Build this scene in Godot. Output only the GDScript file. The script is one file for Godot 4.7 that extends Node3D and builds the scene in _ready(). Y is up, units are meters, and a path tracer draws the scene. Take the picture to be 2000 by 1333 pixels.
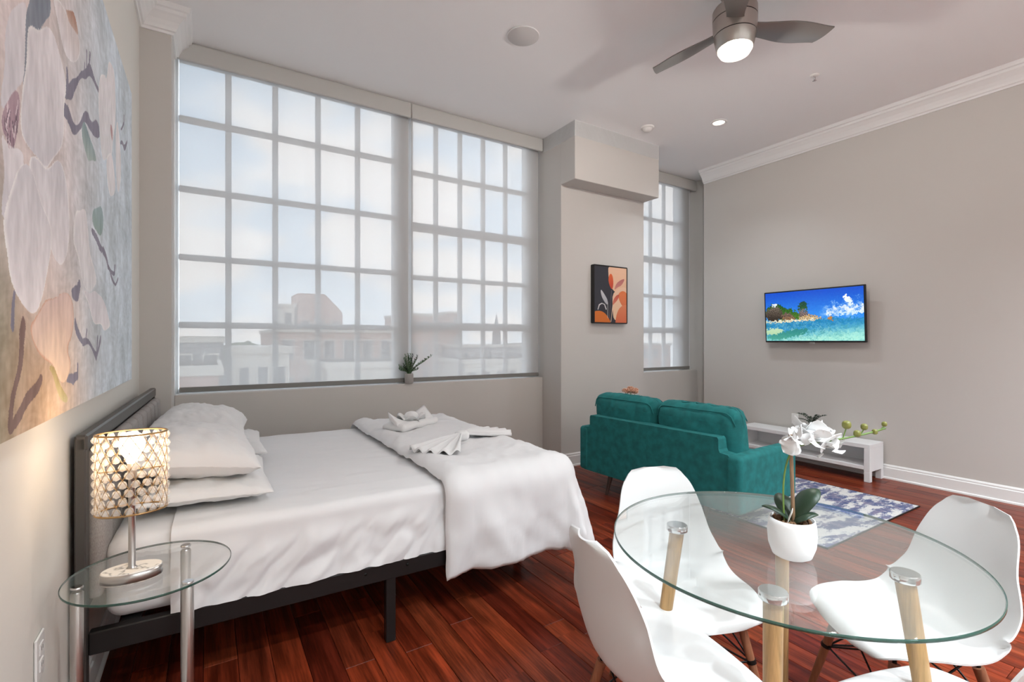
extends Node3D
# A loft studio: bed under tall shaded windows, loveseat, dining set, TV wall.

const CEIL := 3.65
var M := {}
var used := {}
var rng := RandomNumberGenerator.new()
var bump := FastNoiseLite.new()

# ---------------------------------------------------------------- mesh builder
class B:
	var v := PackedVector3Array()
	var t := PackedVector2Array()
	var g := PackedInt32Array()
	func tri(a: Vector3, b: Vector3, c: Vector3, s := -1, ua := Vector2.ZERO, ub := Vector2.ZERO, uc := Vector2.ZERO) -> void:
		v.append(a); v.append(b); v.append(c)
		t.append(ua); t.append(ub); t.append(uc)
		g.append(s)
	func quad(a: Vector3, b: Vector3, c: Vector3, d: Vector3, s := -1, ua := Vector2.ZERO, ub := Vector2.ZERO, uc := Vector2.ZERO, ud := Vector2.ZERO) -> void:
		tri(a, b, c, s, ua, ub, uc)
		tri(a, c, d, s, ua, uc, ud)
	# turns the closed solid made of the triangles from number n on so that its faces look outwards
	func outward(n: int) -> void:
		if v.size() <= n * 3: return
		var o := v[n * 3]
		var vol := 0.0
		for i in range(n, g.size()):
			vol += (v[i * 3] - o).dot((v[i * 3 + 1] - o).cross(v[i * 3 + 2] - o))
		if vol > 0.0:
			for i in range(n, g.size()):
				var x := v[i * 3 + 1]; v[i * 3 + 1] = v[i * 3 + 2]; v[i * 3 + 2] = x
				var y := t[i * 3 + 1]; t[i * 3 + 1] = t[i * 3 + 2]; t[i * 3 + 2] = y
	func mesh() -> ArrayMesh:
		var st := SurfaceTool.new()
		st.begin(Mesh.PRIMITIVE_TRIANGLES)
		for i in g.size():
			st.set_smooth_group(g[i] if g[i] >= 0 else 4294967295)
			for k in 3:
				st.set_uv(t[i * 3 + k])
				st.add_vertex(v[i * 3 + k])
		st.generate_normals()
		return st.commit()
	# box with chamfered edges, lo..hi, moved by xf
	func box(lo: Vector3, hi: Vector3, ch := 0.0, xf := Transform3D.IDENTITY) -> B:
		var n := g.size()
		var c := (lo + hi) / 2.0
		var h := (hi - lo).abs() / 2.0
		ch = minf(ch, minf(h.x, minf(h.y, h.z)) * 0.9)
		var P := func(sx: float, sy: float, sz: float, ax: int) -> Vector3:
			var p := Vector3(sx * (h.x - (0.0 if ax == 0 else ch)), sy * (h.y - (0.0 if ax == 1 else ch)), sz * (h.z - (0.0 if ax == 2 else ch)))
			return xf * (c + p)
		for s in [-1.0, 1.0]:
			var q := [P.call(s, -1, -1, 0), P.call(s, 1, -1, 0), P.call(s, 1, 1, 0), P.call(s, -1, 1, 0)]
			if s > 0: q.reverse()
			quad(q[0], q[1], q[2], q[3])
			q = [P.call(-1, s, -1, 1), P.call(-1, s, 1, 1), P.call(1, s, 1, 1), P.call(1, s, -1, 1)]
			if s > 0: q.reverse()
			quad(q[0], q[1], q[2], q[3])
			q = [P.call(-1, -1, s, 2), P.call(1, -1, s, 2), P.call(1, 1, s, 2), P.call(-1, 1, s, 2)]
			if s > 0: q.reverse()
			quad(q[0], q[1], q[2], q[3])
		if ch > 0.0:
			for s in [-1.0, 1.0]:
				for r in [-1.0, 1.0]:
					var e := [P.call(-1, s, r, 1), P.call(1, s, r, 1), P.call(1, s, r, 2), P.call(-1, s, r, 2)]
					if s * r > 0: e.reverse()
					quad(e[3], e[2], e[1], e[0])
					e = [P.call(s, -1, r, 0), P.call(s, 1, r, 0), P.call(s, 1, r, 2), P.call(s, -1, r, 2)]
					if s * r > 0: e.reverse()
					quad(e[0], e[1], e[2], e[3])
					e = [P.call(s, r, -1, 0), P.call(s, r, 1, 0), P.call(s, r, 1, 1), P.call(s, r, -1, 1)]
					if s * r > 0: e.reverse()
					quad(e[3], e[2], e[1], e[0])
					for w in [-1.0, 1.0]:
						var a: Vector3 = P.call(s, r, w, 0); var b: Vector3 = P.call(s, r, w, 1); var d: Vector3 = P.call(s, r, w, 2)
						if s * r * w > 0: tri(a, d, b)
						else: tri(a, b, d)
		outward(n)
		return self
	# surface of revolution about y: profile of (radius, height) from bottom to top
	func lathe(prof: Array, seg := 32, xf := Transform3D.IDENTITY, smooth := 0, sx := 1.0, sz := 1.0) -> B:
		var n := g.size()
		for i in prof.size() - 1:
			for k in seg:
				var a0 := TAU * k / seg
				var a1 := TAU * ((k + 1) % seg) / seg
				var p: Vector2 = prof[i]; var q: Vector2 = prof[i + 1]
				var v00 := xf * Vector3(cos(a0) * p.x * sx, p.y, sin(a0) * p.x * sz); var v01 := xf * Vector3(cos(a1) * p.x * sx, p.y, sin(a1) * p.x * sz)
				var v10 := xf * Vector3(cos(a0) * q.x * sx, q.y, sin(a0) * q.x * sz); var v11 := xf * Vector3(cos(a1) * q.x * sx, q.y, sin(a1) * q.x * sz)
				if p.x > 1e-6: tri(v00, v01, v11, smooth if smooth >= 0 else -1)
				if q.x > 1e-6: tri(v00, v11, v10, smooth if smooth >= 0 else -1)
		for e in [0, prof.size() - 1]:
			var p: Vector2 = prof[e]
			if p.x > 1e-6 and prof[0] != prof[-1]:
				for k in range(1, seg - 1):
					var f := func(j: int) -> Vector3: return xf * Vector3(cos(TAU * j / seg) * p.x * sx, p.y, sin(TAU * j / seg) * p.x * sz)
					if e == 0: tri(f.call(0), f.call(k + 1), f.call(k))
					else: tri(f.call(0), f.call(k), f.call(k + 1))
		outward(n)
		return self
	# tube along points, radius per point or one for all
	func tube(pts: Array, rad, seg := 10, xf := Transform3D.IDENTITY, flat := 1.0) -> B:
		var n := g.size()
		var rings := []
		var up := Vector3.UP
		for i in pts.size():
			var d: Vector3 = (pts[mini(i + 1, pts.size() - 1)] - pts[maxi(i - 1, 0)]).normalized()
			if absf(d.dot(up)) > 0.95: up = Vector3.RIGHT if absf(d.x) < 0.8 else Vector3.BACK
			var s := d.cross(up).normalized()
			up = s.cross(d).normalized()
			var r: float = rad[i] if rad is Array else rad
			var ring := []
			for k in seg:
				var a := TAU * k / seg
				ring.append(xf * (pts[i] + s * cos(a) * r + up * sin(a) * r * flat))
			rings.append(ring)
		for i in rings.size() - 1:
			for k in seg:
				var k1 := (k + 1) % seg
				quad(rings[i][k], rings[i][k1], rings[i + 1][k1], rings[i + 1][k], 0)
		for k in range(1, seg - 1):
			tri(rings[0][0], rings[0][k + 1], rings[0][k])
			tri(rings[-1][0], rings[-1][k], rings[-1][k + 1])
		outward(n)
		return self
	# moulding: profile of (distance from wall, height) swept along a path of (x, z) with mitred corners
	func mould(path: Array, prof: Array, side: float, y0 := 0.0) -> B:
		var n := g.size()
		var rings := []
		for i in path.size():
			var a: Vector2 = (path[i] - path[maxi(i - 1, 0)]).normalized()
			var b: Vector2 = (path[mini(i + 1, path.size() - 1)] - path[i]).normalized()
			if i == 0: a = b
			if i == path.size() - 1: b = a
			var na := Vector2(-a.y, a.x) * side; var nb := Vector2(-b.y, b.x) * side
			var m := (na + nb) / (1.0 + na.dot(nb))
			var ring := []
			for p in prof: ring.append(Vector3(path[i].x + m.x * p.x, y0 + p.y, path[i].y + m.y * p.x))
			rings.append(ring)
		for i in rings.size() - 1:
			for k in prof.size():
				var k1 := (k + 1) % prof.size()
				quad(rings[i][k], rings[i][k1], rings[i + 1][k1], rings[i + 1][k])
		var idx := Geometry2D.triangulate_polygon(PackedVector2Array(prof))
		for j in range(0, idx.size(), 3):
			# both ends, opposite turns; the side walls above run ring k -> k+1 -> next ring
			var cw := 0.0
			for q in 3: cw += prof[idx[j + q]].x * prof[idx[j + (q + 1) % 3]].y - prof[idx[j + (q + 1) % 3]].x * prof[idx[j + q]].y
			var area := 0.0
			for q in prof.size(): area += prof[q].x * prof[(q + 1) % prof.size()].y - prof[(q + 1) % prof.size()].x * prof[q].y
			var o := [0, 1, 2] if cw * area > 0 else [0, 2, 1]
			tri(rings[0][idx[j + o[0]]], rings[0][idx[j + o[2]]], rings[0][idx[j + o[1]]])
			tri(rings[-1][idx[j + o[0]]], rings[-1][idx[j + o[1]]], rings[-1][idx[j + o[2]]])
		outward(n)
		return self
	# polygon in (x, y) extruded from z0 to z1
	func prism(poly: Array, z0: float, z1: float, xf := Transform3D.IDENTITY, smooth := -1) -> B:
		var n := g.size()
		var pp := PackedVector2Array(poly)
		if Geometry2D.is_polygon_clockwise(pp): pp.reverse()
		var idx := Geometry2D.triangulate_polygon(pp)
		var P := func(k: int, z: float) -> Vector3: return xf * Vector3(pp[k].x, pp[k].y, z)
		for j in range(0, idx.size(), 3):
			var o := [idx[j], idx[j + 1], idx[j + 2]]
			if (pp[o[1]] - pp[o[0]]).cross(pp[o[2]] - pp[o[0]]) < 0: o.reverse()
			tri(P.call(o[0], z0), P.call(o[1], z0), P.call(o[2], z0))
			tri(P.call(o[0], z1), P.call(o[2], z1), P.call(o[1], z1))
		for k in pp.size():
			var k1 := (k + 1) % pp.size()
			quad(P.call(k, z0), P.call(k, z1), P.call(k1, z1), P.call(k1, z0), smooth)
		outward(n)
		return self
	# open or closed sheet from f(u, v), u and v in 0..1
	func grid(nu: int, nv: int, f: Callable, smooth := 0, flip := false) -> B:
		var p := []
		for i in nu + 1:
			var row := []
			for j in nv + 1: row.append(f.call(float(i) / nu, float(j) / nv))
			p.append(row)
		for i in nu:
			for j in nv:
				var uv := [Vector2(i, j), Vector2(i + 1, j), Vector2(i + 1, j + 1), Vector2(i, j + 1)]
				for k in 4: uv[k] = Vector2(uv[k].x / nu, uv[k].y / nv)
				if flip: quad(p[i][j], p[i][j + 1], p[i + 1][j + 1], p[i + 1][j], smooth, uv[0], uv[3], uv[2], uv[1])
				else: quad(p[i][j], p[i + 1][j], p[i + 1][j + 1], p[i][j + 1], smooth, uv[0], uv[1], uv[2], uv[3])
		return self
	# solid between two sheets
	func slab(nu: int, nv: int, f: Callable, h: Callable, rim := 0) -> B:
		var n := g.size()
		grid(nu, nv, f, 0)
		grid(nu, nv, h, 1, true)
		for i in nu:
			for e in [0.0, 1.0]:
				var a: Vector3 = f.call(float(i) / nu, e); var b: Vector3 = f.call(float(i + 1) / nu, e)
				var c: Vector3 = h.call(float(i + 1) / nu, e); var d: Vector3 = h.call(float(i) / nu, e)
				if e == 0.0: quad(a, d, c, b, rim)
				else: quad(a, b, c, d, rim)
		for j in nv:
			for e in [0.0, 1.0]:
				var a: Vector3 = f.call(e, float(j) / nv); var b: Vector3 = f.call(e, float(j + 1) / nv)
				var c: Vector3 = h.call(e, float(j + 1) / nv); var d: Vector3 = h.call(e, float(j) / nv)
				if e == 0.0: quad(a, b, c, d, rim)
				else: quad(a, d, c, b, rim)
		outward(n)
		return self
	# soft box: rounded edges, bulging faces, post(p) moves each point
	func soft(lo: Vector3, hi: Vector3, r: float, div := 6, bulge := Vector3.ZERO, post = null, xf := Transform3D.IDENTITY) -> B:
		var n := g.size()
		var c := (lo + hi) / 2.0
		var h := (hi - lo) / 2.0
		r = minf(r, minf(h.x, minf(h.y, h.z)) * 0.98)
		var inn := h - Vector3(r, r, r)
		var coords := []
		for ax in 3:
			var l := []
			for k in 4: l.append(-inn[ax] - r * tan(PI / 4 * (3 - k) / 3.0))
			for k in range(1, div): l.append(lerpf(-inn[ax], inn[ax], float(k) / div))
			for k in 4: l.append(inn[ax] + r * tan(PI / 4 * k / 3.0))
			coords.append(l)
		var P := func(q: Vector3) -> Vector3:
			var core := q.clamp(-inn, inn)
			var d := q - core
			var p := core + d.normalized() * r
			var s := Vector3(q.x / h.x, q.y / h.y, q.z / h.z)
			p += Vector3(s.x * bulge.x * (1 - s.y * s.y) * (1 - s.z * s.z), s.y * bulge.y * (1 - s.x * s.x) * (1 - s.z * s.z), s.z * bulge.z * (1 - s.x * s.x) * (1 - s.y * s.y))
			if post != null: p = post.call(p)
			return xf * (c + p)
		for ax in 3:
			var a1 := (ax + 1) % 3; var a2 := (ax + 2) % 3
			for s in [-1.0, 1.0]:
				var rows := []
				for x in coords[a1]:
					var row := []
					for y in coords[a2]:
						var q := Vector3.ZERO
						q[ax] = s * h[ax]; q[a1] = x; q[a2] = y
						row.append(P.call(q))
					rows.append(row)
				for i in rows.size() - 1:
					for j in rows[0].size() - 1:
						var a: Vector3 = rows[i][j]; var b: Vector3 = rows[i + 1][j]; var cc: Vector3 = rows[i + 1][j + 1]; var d: Vector3 = rows[i][j + 1]
						if s > 0: quad(a, d, cc, b, 0)
						else: quad(a, b, cc, d, 0)
		outward(n)
		return self

# ---------------------------------------------------------------- nodes and metas
func numbered(called: String) -> String:
	used[called] = used.get(called, -1) + 1
	return called if used[called] == 0 else "%s_%03d" % [called, used[called]]

func put(called: String, b, m: Material, parent: Node3D = null) -> MeshInstance3D:
	var o := MeshInstance3D.new()
	o.mesh = b.mesh() if b is B else b
	o.material_override = m
	if parent == null:
		o.name = numbered(called)
		add_child(o)
	else:
		o.name = called
		parent.add_child(o, true)
	return o

func thing(called: String, label: String, category: String, at := Vector3.ZERO, turn := 0.0, group := "") -> Node3D:
	var o := Node3D.new()
	o.name = numbered(called)
	add_child(o)
	o.position = at
	o.rotation.y = turn
	tag(o, label, category, group)
	return o

func tag(o: Node3D, label: String, category: String, group := "") -> void:
	o.set_meta("label", label)
	o.set_meta("category", category)
	if group: o.set_meta("group", group)

func struct(called: String, b, m: Material, label: String) -> MeshInstance3D:
	var o := put(called, b, m)
	o.set_meta("kind", "structure")
	o.set_meta("label", label)
	return o

func struct_root(called: String, label: String) -> Node3D:
	var o := Node3D.new()
	o.name = numbered(called)
	add_child(o)
	o.set_meta("kind", "structure")
	o.set_meta("label", label)
	return o

func V(x: float, y: float, z: float) -> Vector3: return Vector3(x, y, z)

func bez(a: Vector3, b: Vector3, c: Vector3, d: Vector3, n := 12) -> Array:
	var o := []
	for i in n + 1: o.append(a.bezier_interpolate(b, c, d, float(i) / n))
	return o

# ---------------------------------------------------------------- materials
func mat(called: String, r: float, g: float, b: float, rough := 0.6, metal := 0.0) -> StandardMaterial3D:
	var m := StandardMaterial3D.new()      # r, g, b: sRGB 0..255
	m.albedo_color = Color(r / 255.0, g / 255.0, b / 255.0)
	m.roughness = rough
	m.metallic = metal
	m.resource_name = called
	M[called] = m
	return m

func glass(called: String, r: float, g: float, b: float, alpha: float) -> StandardMaterial3D:
	var m := mat(called, r, g, b, 0.02)
	m.transparency = BaseMaterial3D.TRANSPARENCY_ALPHA
	m.albedo_color.a = alpha
	return m

func noise(seed_: int, freq: float, oct := 4) -> FastNoiseLite:
	var n := FastNoiseLite.new()
	n.seed = seed_
	n.frequency = freq
	n.noise_type = FastNoiseLite.TYPE_SIMPLEX_SMOOTH
	n.fractal_octaves = oct
	return n

func tex(im: Image) -> ImageTexture:
	im.generate_mipmaps()
	return ImageTexture.create_from_image(im)

func fill(im: Image, pts: Array, c0: Color, c1: Color, line := Color(0, 0, 0, 0)) -> void:
	# polygon in 0..1 picture coordinates, flat list of x, y; colour runs from c0 at its top to c1 at its bottom
	var w := im.get_width(); var h := im.get_height()
	var p := PackedVector2Array()
	for i in range(0, pts.size(), 2): p.append(Vector2(pts[i] * w, pts[i + 1] * h))
	# round the outline
	for pass_ in 2:
		var q := PackedVector2Array()
		for i in p.size():
			var a := p[i]; var b := p[(i + 1) % p.size()]
			q.append(a.lerp(b, 0.25)); q.append(a.lerp(b, 0.75))
		p = q
	var y0 := 1e9; var y1 := -1e9
	for a in p: y0 = minf(y0, a.y); y1 = maxf(y1, a.y)
	for y in range(maxi(0, int(y0)), mini(h, int(y1) + 1)):
		var xs := []
		for i in p.size():
			var a := p[i]; var b := p[(i + 1) % p.size()]
			if (a.y <= y + 0.5) != (b.y <= y + 0.5): xs.append(a.x + (y + 0.5 - a.y) / (b.y - a.y) * (b.x - a.x))
		xs.sort()
		var c := c0.lerp(c1, clampf((y - y0) / maxf(1.0, y1 - y0), 0, 1))
		for k in range(0, xs.size() - 1, 2):
			for x in range(maxi(0, int(xs[k])), mini(w, int(xs[k + 1]) + 1)):
				var e := minf(x - xs[k], xs[k + 1] - x)
				var cc := c
				if line.a > 0 and e < 5.0: cc = line.lerp(c, clampf(e / 5.0, 0, 1))
				im.set_pixel(x, y, im.get_pixel(x, y).lerp(Color(cc.r, cc.g, cc.b), c.a))

func stroke(im: Image, pts: Array, width: float, c: Color) -> void:
	var w := im.get_width(); var h := im.get_height()
	for i in range(0, pts.size() - 2, 2):
		var a := Vector2(pts[i] * w, pts[i + 1] * h); var b := Vector2(pts[i + 2] * w, pts[i + 3] * h)
		var n := int(a.distance_to(b)) + 1
		for k in n + 1:
			var q := a.lerp(b, float(k) / n)
			var r := width * (0.85 + 0.2 * sin(k * 0.06 + i))
			for y in range(maxi(0, int(q.y - r)), mini(h, int(q.y + r) + 1)):
				for x in range(maxi(0, int(q.x - r)), mini(w, int(q.x + r) + 1)):
					if Vector2(x, y).distance_to(q) <= r: im.set_pixel(x, y, c)

func warped(im: Image, amp: float, freq: float, seed_: int, oct := 3) -> Image:
	# ragged, brushed outlines: every pixel taken from a little way off
	var n := noise(seed_, freq, oct)
	var w := im.get_width(); var h := im.get_height()
	var o := Image.create(w, h, false, Image.FORMAT_RGB8)
	for y in h:
		for x in w:
			o.set_pixel(x, y, im.get_pixel(clampi(int(x + n.get_noise_2d(x, y) * amp), 0, w - 1), clampi(int(y + n.get_noise_2d(x + 500, y + 500) * amp), 0, h - 1)))
	return o

func grain_image(seed_: int, stripes: float, depth: float) -> Image:
	var im := Image.create(512, 512, false, Image.FORMAT_RGB8)
	var n := noise(seed_, 1.0, 3); var f := noise(seed_ + 7, 1.0, 2)
	for y in 512:
		for x in 512:
			var a := n.get_noise_2d(x * stripes * 0.012, y * 0.0035) * 0.7 + f.get_noise_2d(x * stripes * 0.07, y * 0.012) * 0.3
			var pore := maxf(0.0, f.get_noise_2d(x * 0.9, y * 0.035 + 90.0) - 0.25) * 0.8
			var k := clampf(1.0 - depth * (0.5 - a * 0.8) - pore * depth, 0, 1)
			im.set_pixel(x, y, Color(k, k, k))
	return im

func make_materials() -> void:
	mat("wall", 205, 201, 196, 0.85)
	mat("cream", 224, 221, 214, 0.85)
	mat("ceiling", 245, 245, 245, 0.9)
	mat("trim", 238, 238, 237, 0.45)
	mat("sash", 225, 226, 227, 0.5)
	glass("pane", 255, 255, 255, 0.02)
	glass("table_glass", 205, 225, 220, 0.05)
	var edge := glass("glass_edge", 30, 78, 66, 0.75)
	edge.roughness = 0.1
	glass("crystal", 255, 250, 242, 0.22)
	var f := mat("shade_fabric", 188, 188, 187, 0.95)
	f.transparency = BaseMaterial3D.TRANSPARENCY_ALPHA
	f.albedo_color.a = 0.92
	f.backlight_enabled = true       # woven screen cloth lets scattered daylight through
	f.backlight = Color(0.5, 0.5, 0.5)
	mat("fascia", 196, 195, 191, 0.8)
	mat("hem", 128, 127, 124, 0.6)
	mat("sheet", 229, 229, 230, 0.95)
	mat("duvet", 228, 228, 229, 0.95)
	mat("towel", 230, 230, 230, 1.0)
	mat("pillow", 229, 229, 229, 0.95)
	for k in ["sheet", "duvet", "pillow", "towel"]:
		M[k].rim_enabled = true; M[k].rim = 0.25; M[k].rim_tint = 0.5
	mat("bed_metal", 34, 32, 32, 0.45, 0.3)
	mat("head_frame", 84, 82, 80, 0.4, 0.4)
	mat("linen", 186, 181, 177, 0.95)
	var wv := noise(5, 0.35, 2)
	var im := Image.create(256, 256, false, Image.FORMAT_RGB8)
	for y in 256:
		for x in 256:
			var k := 0.86 + 0.1 * sin(x * TAU / 4.0) * sin(y * TAU / 4.0) + wv.get_noise_2d(x, y * 0.2) * 0.14
			im.set_pixel(x, y, Color(k, k, k))
	M.linen.albedo_texture = tex(im); M.linen.uv1_triplanar = true; M.linen.uv1_scale = V(5, 5, 5)
	mat("steel", 190, 186, 182, 0.28, 1.0)
	mat("chrome", 215, 215, 215, 0.12, 1.0)
	mat("nickel", 176, 170, 164, 0.3, 1.0)
	mat("black", 18, 18, 19, 0.5)
	mat("wire", 16, 15, 15, 0.4, 0.4)
	mat("gold_wire", 176, 146, 104, 0.3, 1.0)
	mat("marble", 232, 229, 224, 0.25)
	var mn := noise(21, 0.02, 5)
	im = Image.create(256, 256, false, Image.FORMAT_RGB8)
	for y in 256:
		for x in 256:
			var k := 1.0 - 0.35 * pow(maxf(0.0, 1.0 - absf(mn.get_noise_2d(x, y)) * 9.0), 2.0)
			im.set_pixel(x, y, Color(k, k * 0.99, k * 0.97))
	M.marble.albedo_texture = tex(im); M.marble.uv1_triplanar = true; M.marble.uv1_scale = V(1.6, 1.6, 1.6)
	# floor boards
	var grain := tex(grain_image(3, 1.0, 0.55))
	var tones := [[156, 66, 40], [140, 54, 32], [168, 76, 45], [130, 49, 31], [149, 59, 34], [161, 66, 37]]
	for i in tones.size():
		var w := mat("board_%d" % i, tones[i][0], tones[i][1], tones[i][2], 0.3)
		w.albedo_texture = grain
		w.metallic_specular = 0.27
	mat("joint", 32, 12, 8, 0.7)
	# light oak of the table legs, beech of the chair legs, walnut of the sofa legs
	var g2 := tex(grain_image(11, 1.6, 0.35))
	for a in [["oak", 206, 164, 110], ["beech", 172, 112, 80], ["walnut", 92, 56, 42], ["bamboo", 196, 156, 120]]:
		var w := mat(a[0], a[1], a[2], a[3], 0.45)
		w.albedo_texture = g2; w.uv1_triplanar = true; w.uv1_scale = V(3, 0.7, 3)
	mat("shell", 218, 218, 217, 0.35)
	mat("white_lacquer", 236, 236, 237, 0.4)
	# velvet
	var vn := noise(31, 0.016, 4)
	im = Image.create(512, 512, false, Image.FORMAT_RGB8)
	for y in 512:
		for x in 512:
			var k := clampf(0.92 + vn.get_noise_2d(x, y) * 0.16, 0.5, 1.0)
			im.set_pixel(x, y, Color(k, k, k))
	var vel := mat("velvet", 28, 122, 122, 0.9)
	vel.albedo_texture = tex(im); vel.uv1_triplanar = true; vel.uv1_scale = V(1.3, 1.3, 1.3)
	vel.rim_enabled = true; vel.rim = 0.35; vel.rim_tint = 1.0
	mat("pot_white", 226, 225, 224, 0.5)
	mat("pot_grey", 176, 172, 169, 0.7)
	mat("soil", 88, 66, 50, 1.0)
	mat("bark", 128, 96, 70, 1.0)
	for a in [["leaf_dark", 30, 52, 34], ["leaf", 66, 98, 58], ["leaf_sage", 104, 128, 96], ["stem_green", 104, 132, 62], ["bud_green", 118, 118, 56]]:
		var l := mat(a[0], a[1], a[2], a[3], 0.45)
		l.backlight_enabled = true; l.backlight = Color(0.12, 0.16, 0.06)
	var pt := mat("petal", 234, 233, 232, 0.7)
	pt.backlight_enabled = true; pt.backlight = Color(0.5, 0.5, 0.5)
	var pp := mat("peach_petal", 236, 190, 164, 0.8)
	pp.backlight_enabled = true; pp.backlight = Color(0.35, 0.25, 0.2)
	mat("tag_white", 235, 235, 230, 0.6)
	mat("plastic_white", 235, 234, 231, 0.4)
	mat("slot", 60, 58, 56, 0.6)
	mat("grille", 214, 212, 210, 0.8)
	mat("blade", 138, 136, 133, 0.4, 0.5)
	mat("far_brick", 176, 136, 120, 0.95)
	mat("far_stone", 204, 196, 184, 0.95)
	mat("far_slate", 112, 114, 120, 0.95)
	mat("far_window", 62, 68, 76, 0.9)
	mat("ground", 120, 118, 114, 1.0)
	mat("far_tree", 74, 96, 58, 1.0)

func lamp_mat(called: String, r: float, g: float, b: float, energy: float) -> StandardMaterial3D:
	var m := mat(called, 250, 246, 240, 0.5)
	m.emission_enabled = true
	m.emission = Color(r / 255.0, g / 255.0, b / 255.0)
	m.emission_energy_multiplier = energy
	return m

# ---------------------------------------------------------------- camera, sky, exposure
func stage() -> void:
	var cam := Camera3D.new()
	cam.name = "camera"
	cam.fov = 70.51
	cam.position = V(0, 1.36, 0)
	cam.rotation_degrees = V(0, -32.2, 0)
	cam.near = 0.02
	cam.far = 900.0
	cam.current = true
	add_child(cam)
	var e := Environment.new()
	e.background_mode = Environment.BG_SKY
	e.sky = Sky.new()
	e.tonemap_mode = Environment.TONE_MAPPER_LINEAR
	e.tonemap_exposure = 1.78
	e.sdfgi_enabled = true
	e.ssao_enabled = true
	e.ssil_enabled = true
	var pano := PanoramaSkyMaterial.new()
	pano.panorama = sky_texture()
	pano.energy_multiplier = 3.5
	e.sky.sky_material = pano
	var w := WorldEnvironment.new()
	w.name = "environment"
	w.environment = e
	add_child(w)

func sky_texture() -> ImageTexture:
	var im := Image.create(1024, 512, false, Image.FORMAT_RGB8)
	var n := noise(44, 1.0, 5); var n2 := noise(90, 1.0, 3)
	for y in 512:
		var el := (0.5 - (y + 0.5) / 512.0) * PI
		for x in 1024:
			var az := (x + 0.5) / 1024.0 * TAU
			var d := V(cos(el) * cos(az), sin(el), cos(el) * sin(az))
			var q := d / (absf(d.y) + 0.28)      # a cloud layer seen in perspective
			var c := n.get_noise_3d(q.x * 1.3, d.y * 2.4, q.z * 1.3) + 0.35 * n2.get_noise_3d(q.x * 0.5, 0, q.z * 0.5)
			var k := smoothstep(-0.08, 0.34, c)
			var clear := Color(0.72, 0.83, 0.93).lerp(Color(0.87, 0.92, 0.96), pow(1.0 - clampf(d.y, 0, 1), 3.0))
			im.set_pixel(x, y, clear.lerp(Color(0.985, 0.975, 0.965), k * 0.9))
	return ImageTexture.create_from_image(im)

# ---------------------------------------------------------------- room
func room() -> void:
	var b := B.new()
	# floor: base slab, then single boards
	var fl := struct("floor", B.new().box(V(-0.6, -0.3, -4.75), V(6.1, -0.012, 3.4)), M.joint, "glossy red-brown hardwood floor of wide boards")
	boards(fl)
	struct("ceiling", B.new().box(V(-0.7, CEIL, -4.8), V(6.2, CEIL + 0.25, 3.5)), M.ceiling, "smooth white ceiling")
	struct("wall_left", B.new().box(V(-0.7, 0, -4.104), V(-0.393, CEIL, 3.4)), M.cream, "pale wall behind the headboard")
	struct("wall_right", B.new().box(V(5.69, 0, -4.152), V(6.2, CEIL, 3.4)), M.wall, "greige wall carrying the television")
	b = B.new()
	b.box(V(-0.214, 0, -4.75), V(3.207, 0.95, -4.44), 0.004)
	b.box(V(4.475, 0, -4.75), V(5.935, 0.95, -4.44), 0.004)
	b.box(V(-0.7, 0, -4.75), V(-0.214, CEIL, -4.104), 0.003)
	b.box(V(5.935, 0, -4.8), V(6.2, CEIL, -4.152), 0.0)
	struct("wall_back", b, M.wall, "greige window wall with low sills")
	b = B.new()
	b.box(V(3.207, 0, -4.75), V(4.475, CEIL, -4.104), 0.004)
	b.box(V(3.207, 3.04, -4.11), V(4.475, CEIL, -3.872), 0.004)
	struct("wall_pillar", b, M.wall, "greige pillar with a boxed beam under the ceiling")
	struct("wall_rear", B.new().box(V(-0.7, 0, 2.2), V(6.2, CEIL, 2.4)), M.wall, "plain greige wall closing the far end of the room")
	var crown := [Vector2(0, -0.165), Vector2(0.012, -0.165), Vector2(0.016, -0.15), Vector2(0.028, -0.145), Vector2(0.034, -0.125), Vector2(0.05, -0.095), Vector2(0.075, -0.065), Vector2(0.088, -0.055), Vector2(0.092, -0.035), Vector2(0.108, -0.03), Vector2(0.112, -0.012), Vector2(0.118, 0), Vector2(0, 0)]
	struct("trim_1", B.new().mould([Vector2(5.69, -4.15), Vector2(5.69, 2.2)], crown, 1.0, CEIL), M.trim, "white crown moulding over the television wall")
	struct("trim_2", B.new().mould([Vector2(-0.393, 2.2), Vector2(-0.393, -4.104), Vector2(-0.214, -4.104), Vector2(-0.214, -4.425)], crown, 1.0, CEIL), M.trim, "white crown moulding over the headboard wall")
	struct("trim_3", B.new().mould([Vector2(3.207, -4.425), Vector2(3.207, -3.872), Vector2(4.475, -3.872), Vector2(4.475, -4.425)], crown, -1.0, CEIL), M.trim, "white crown moulding round the boxed beam")
	var base := [Vector2(0, 0), Vector2(0.028, 0), Vector2(0.027, 0.014), Vector2(0.017, 0.02), Vector2(0.017, 0.108), Vector2(0.012, 0.114), Vector2(0.012, 0.127), Vector2(0.005, 0.14), Vector2(0, 0.14)]
	struct("baseboard_right", B.new().mould([Vector2(5.69, -4.15), Vector2(5.69, 2.2)], base, 1.0), M.trim, "white baseboard under the television")
	struct("baseboard_left", B.new().mould([Vector2(-0.393, 2.2), Vector2(-0.393, -4.104), Vector2(-0.214, -4.104), Vector2(-0.214, -4.44), Vector2(3.207, -4.44), Vector2(3.207, -4.104), Vector2(4.475, -4.104), Vector2(4.475, -4.44), Vector2(5.935, -4.44)], base, 1.0), M.trim, "white baseboard round the bed and pillar")

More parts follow.
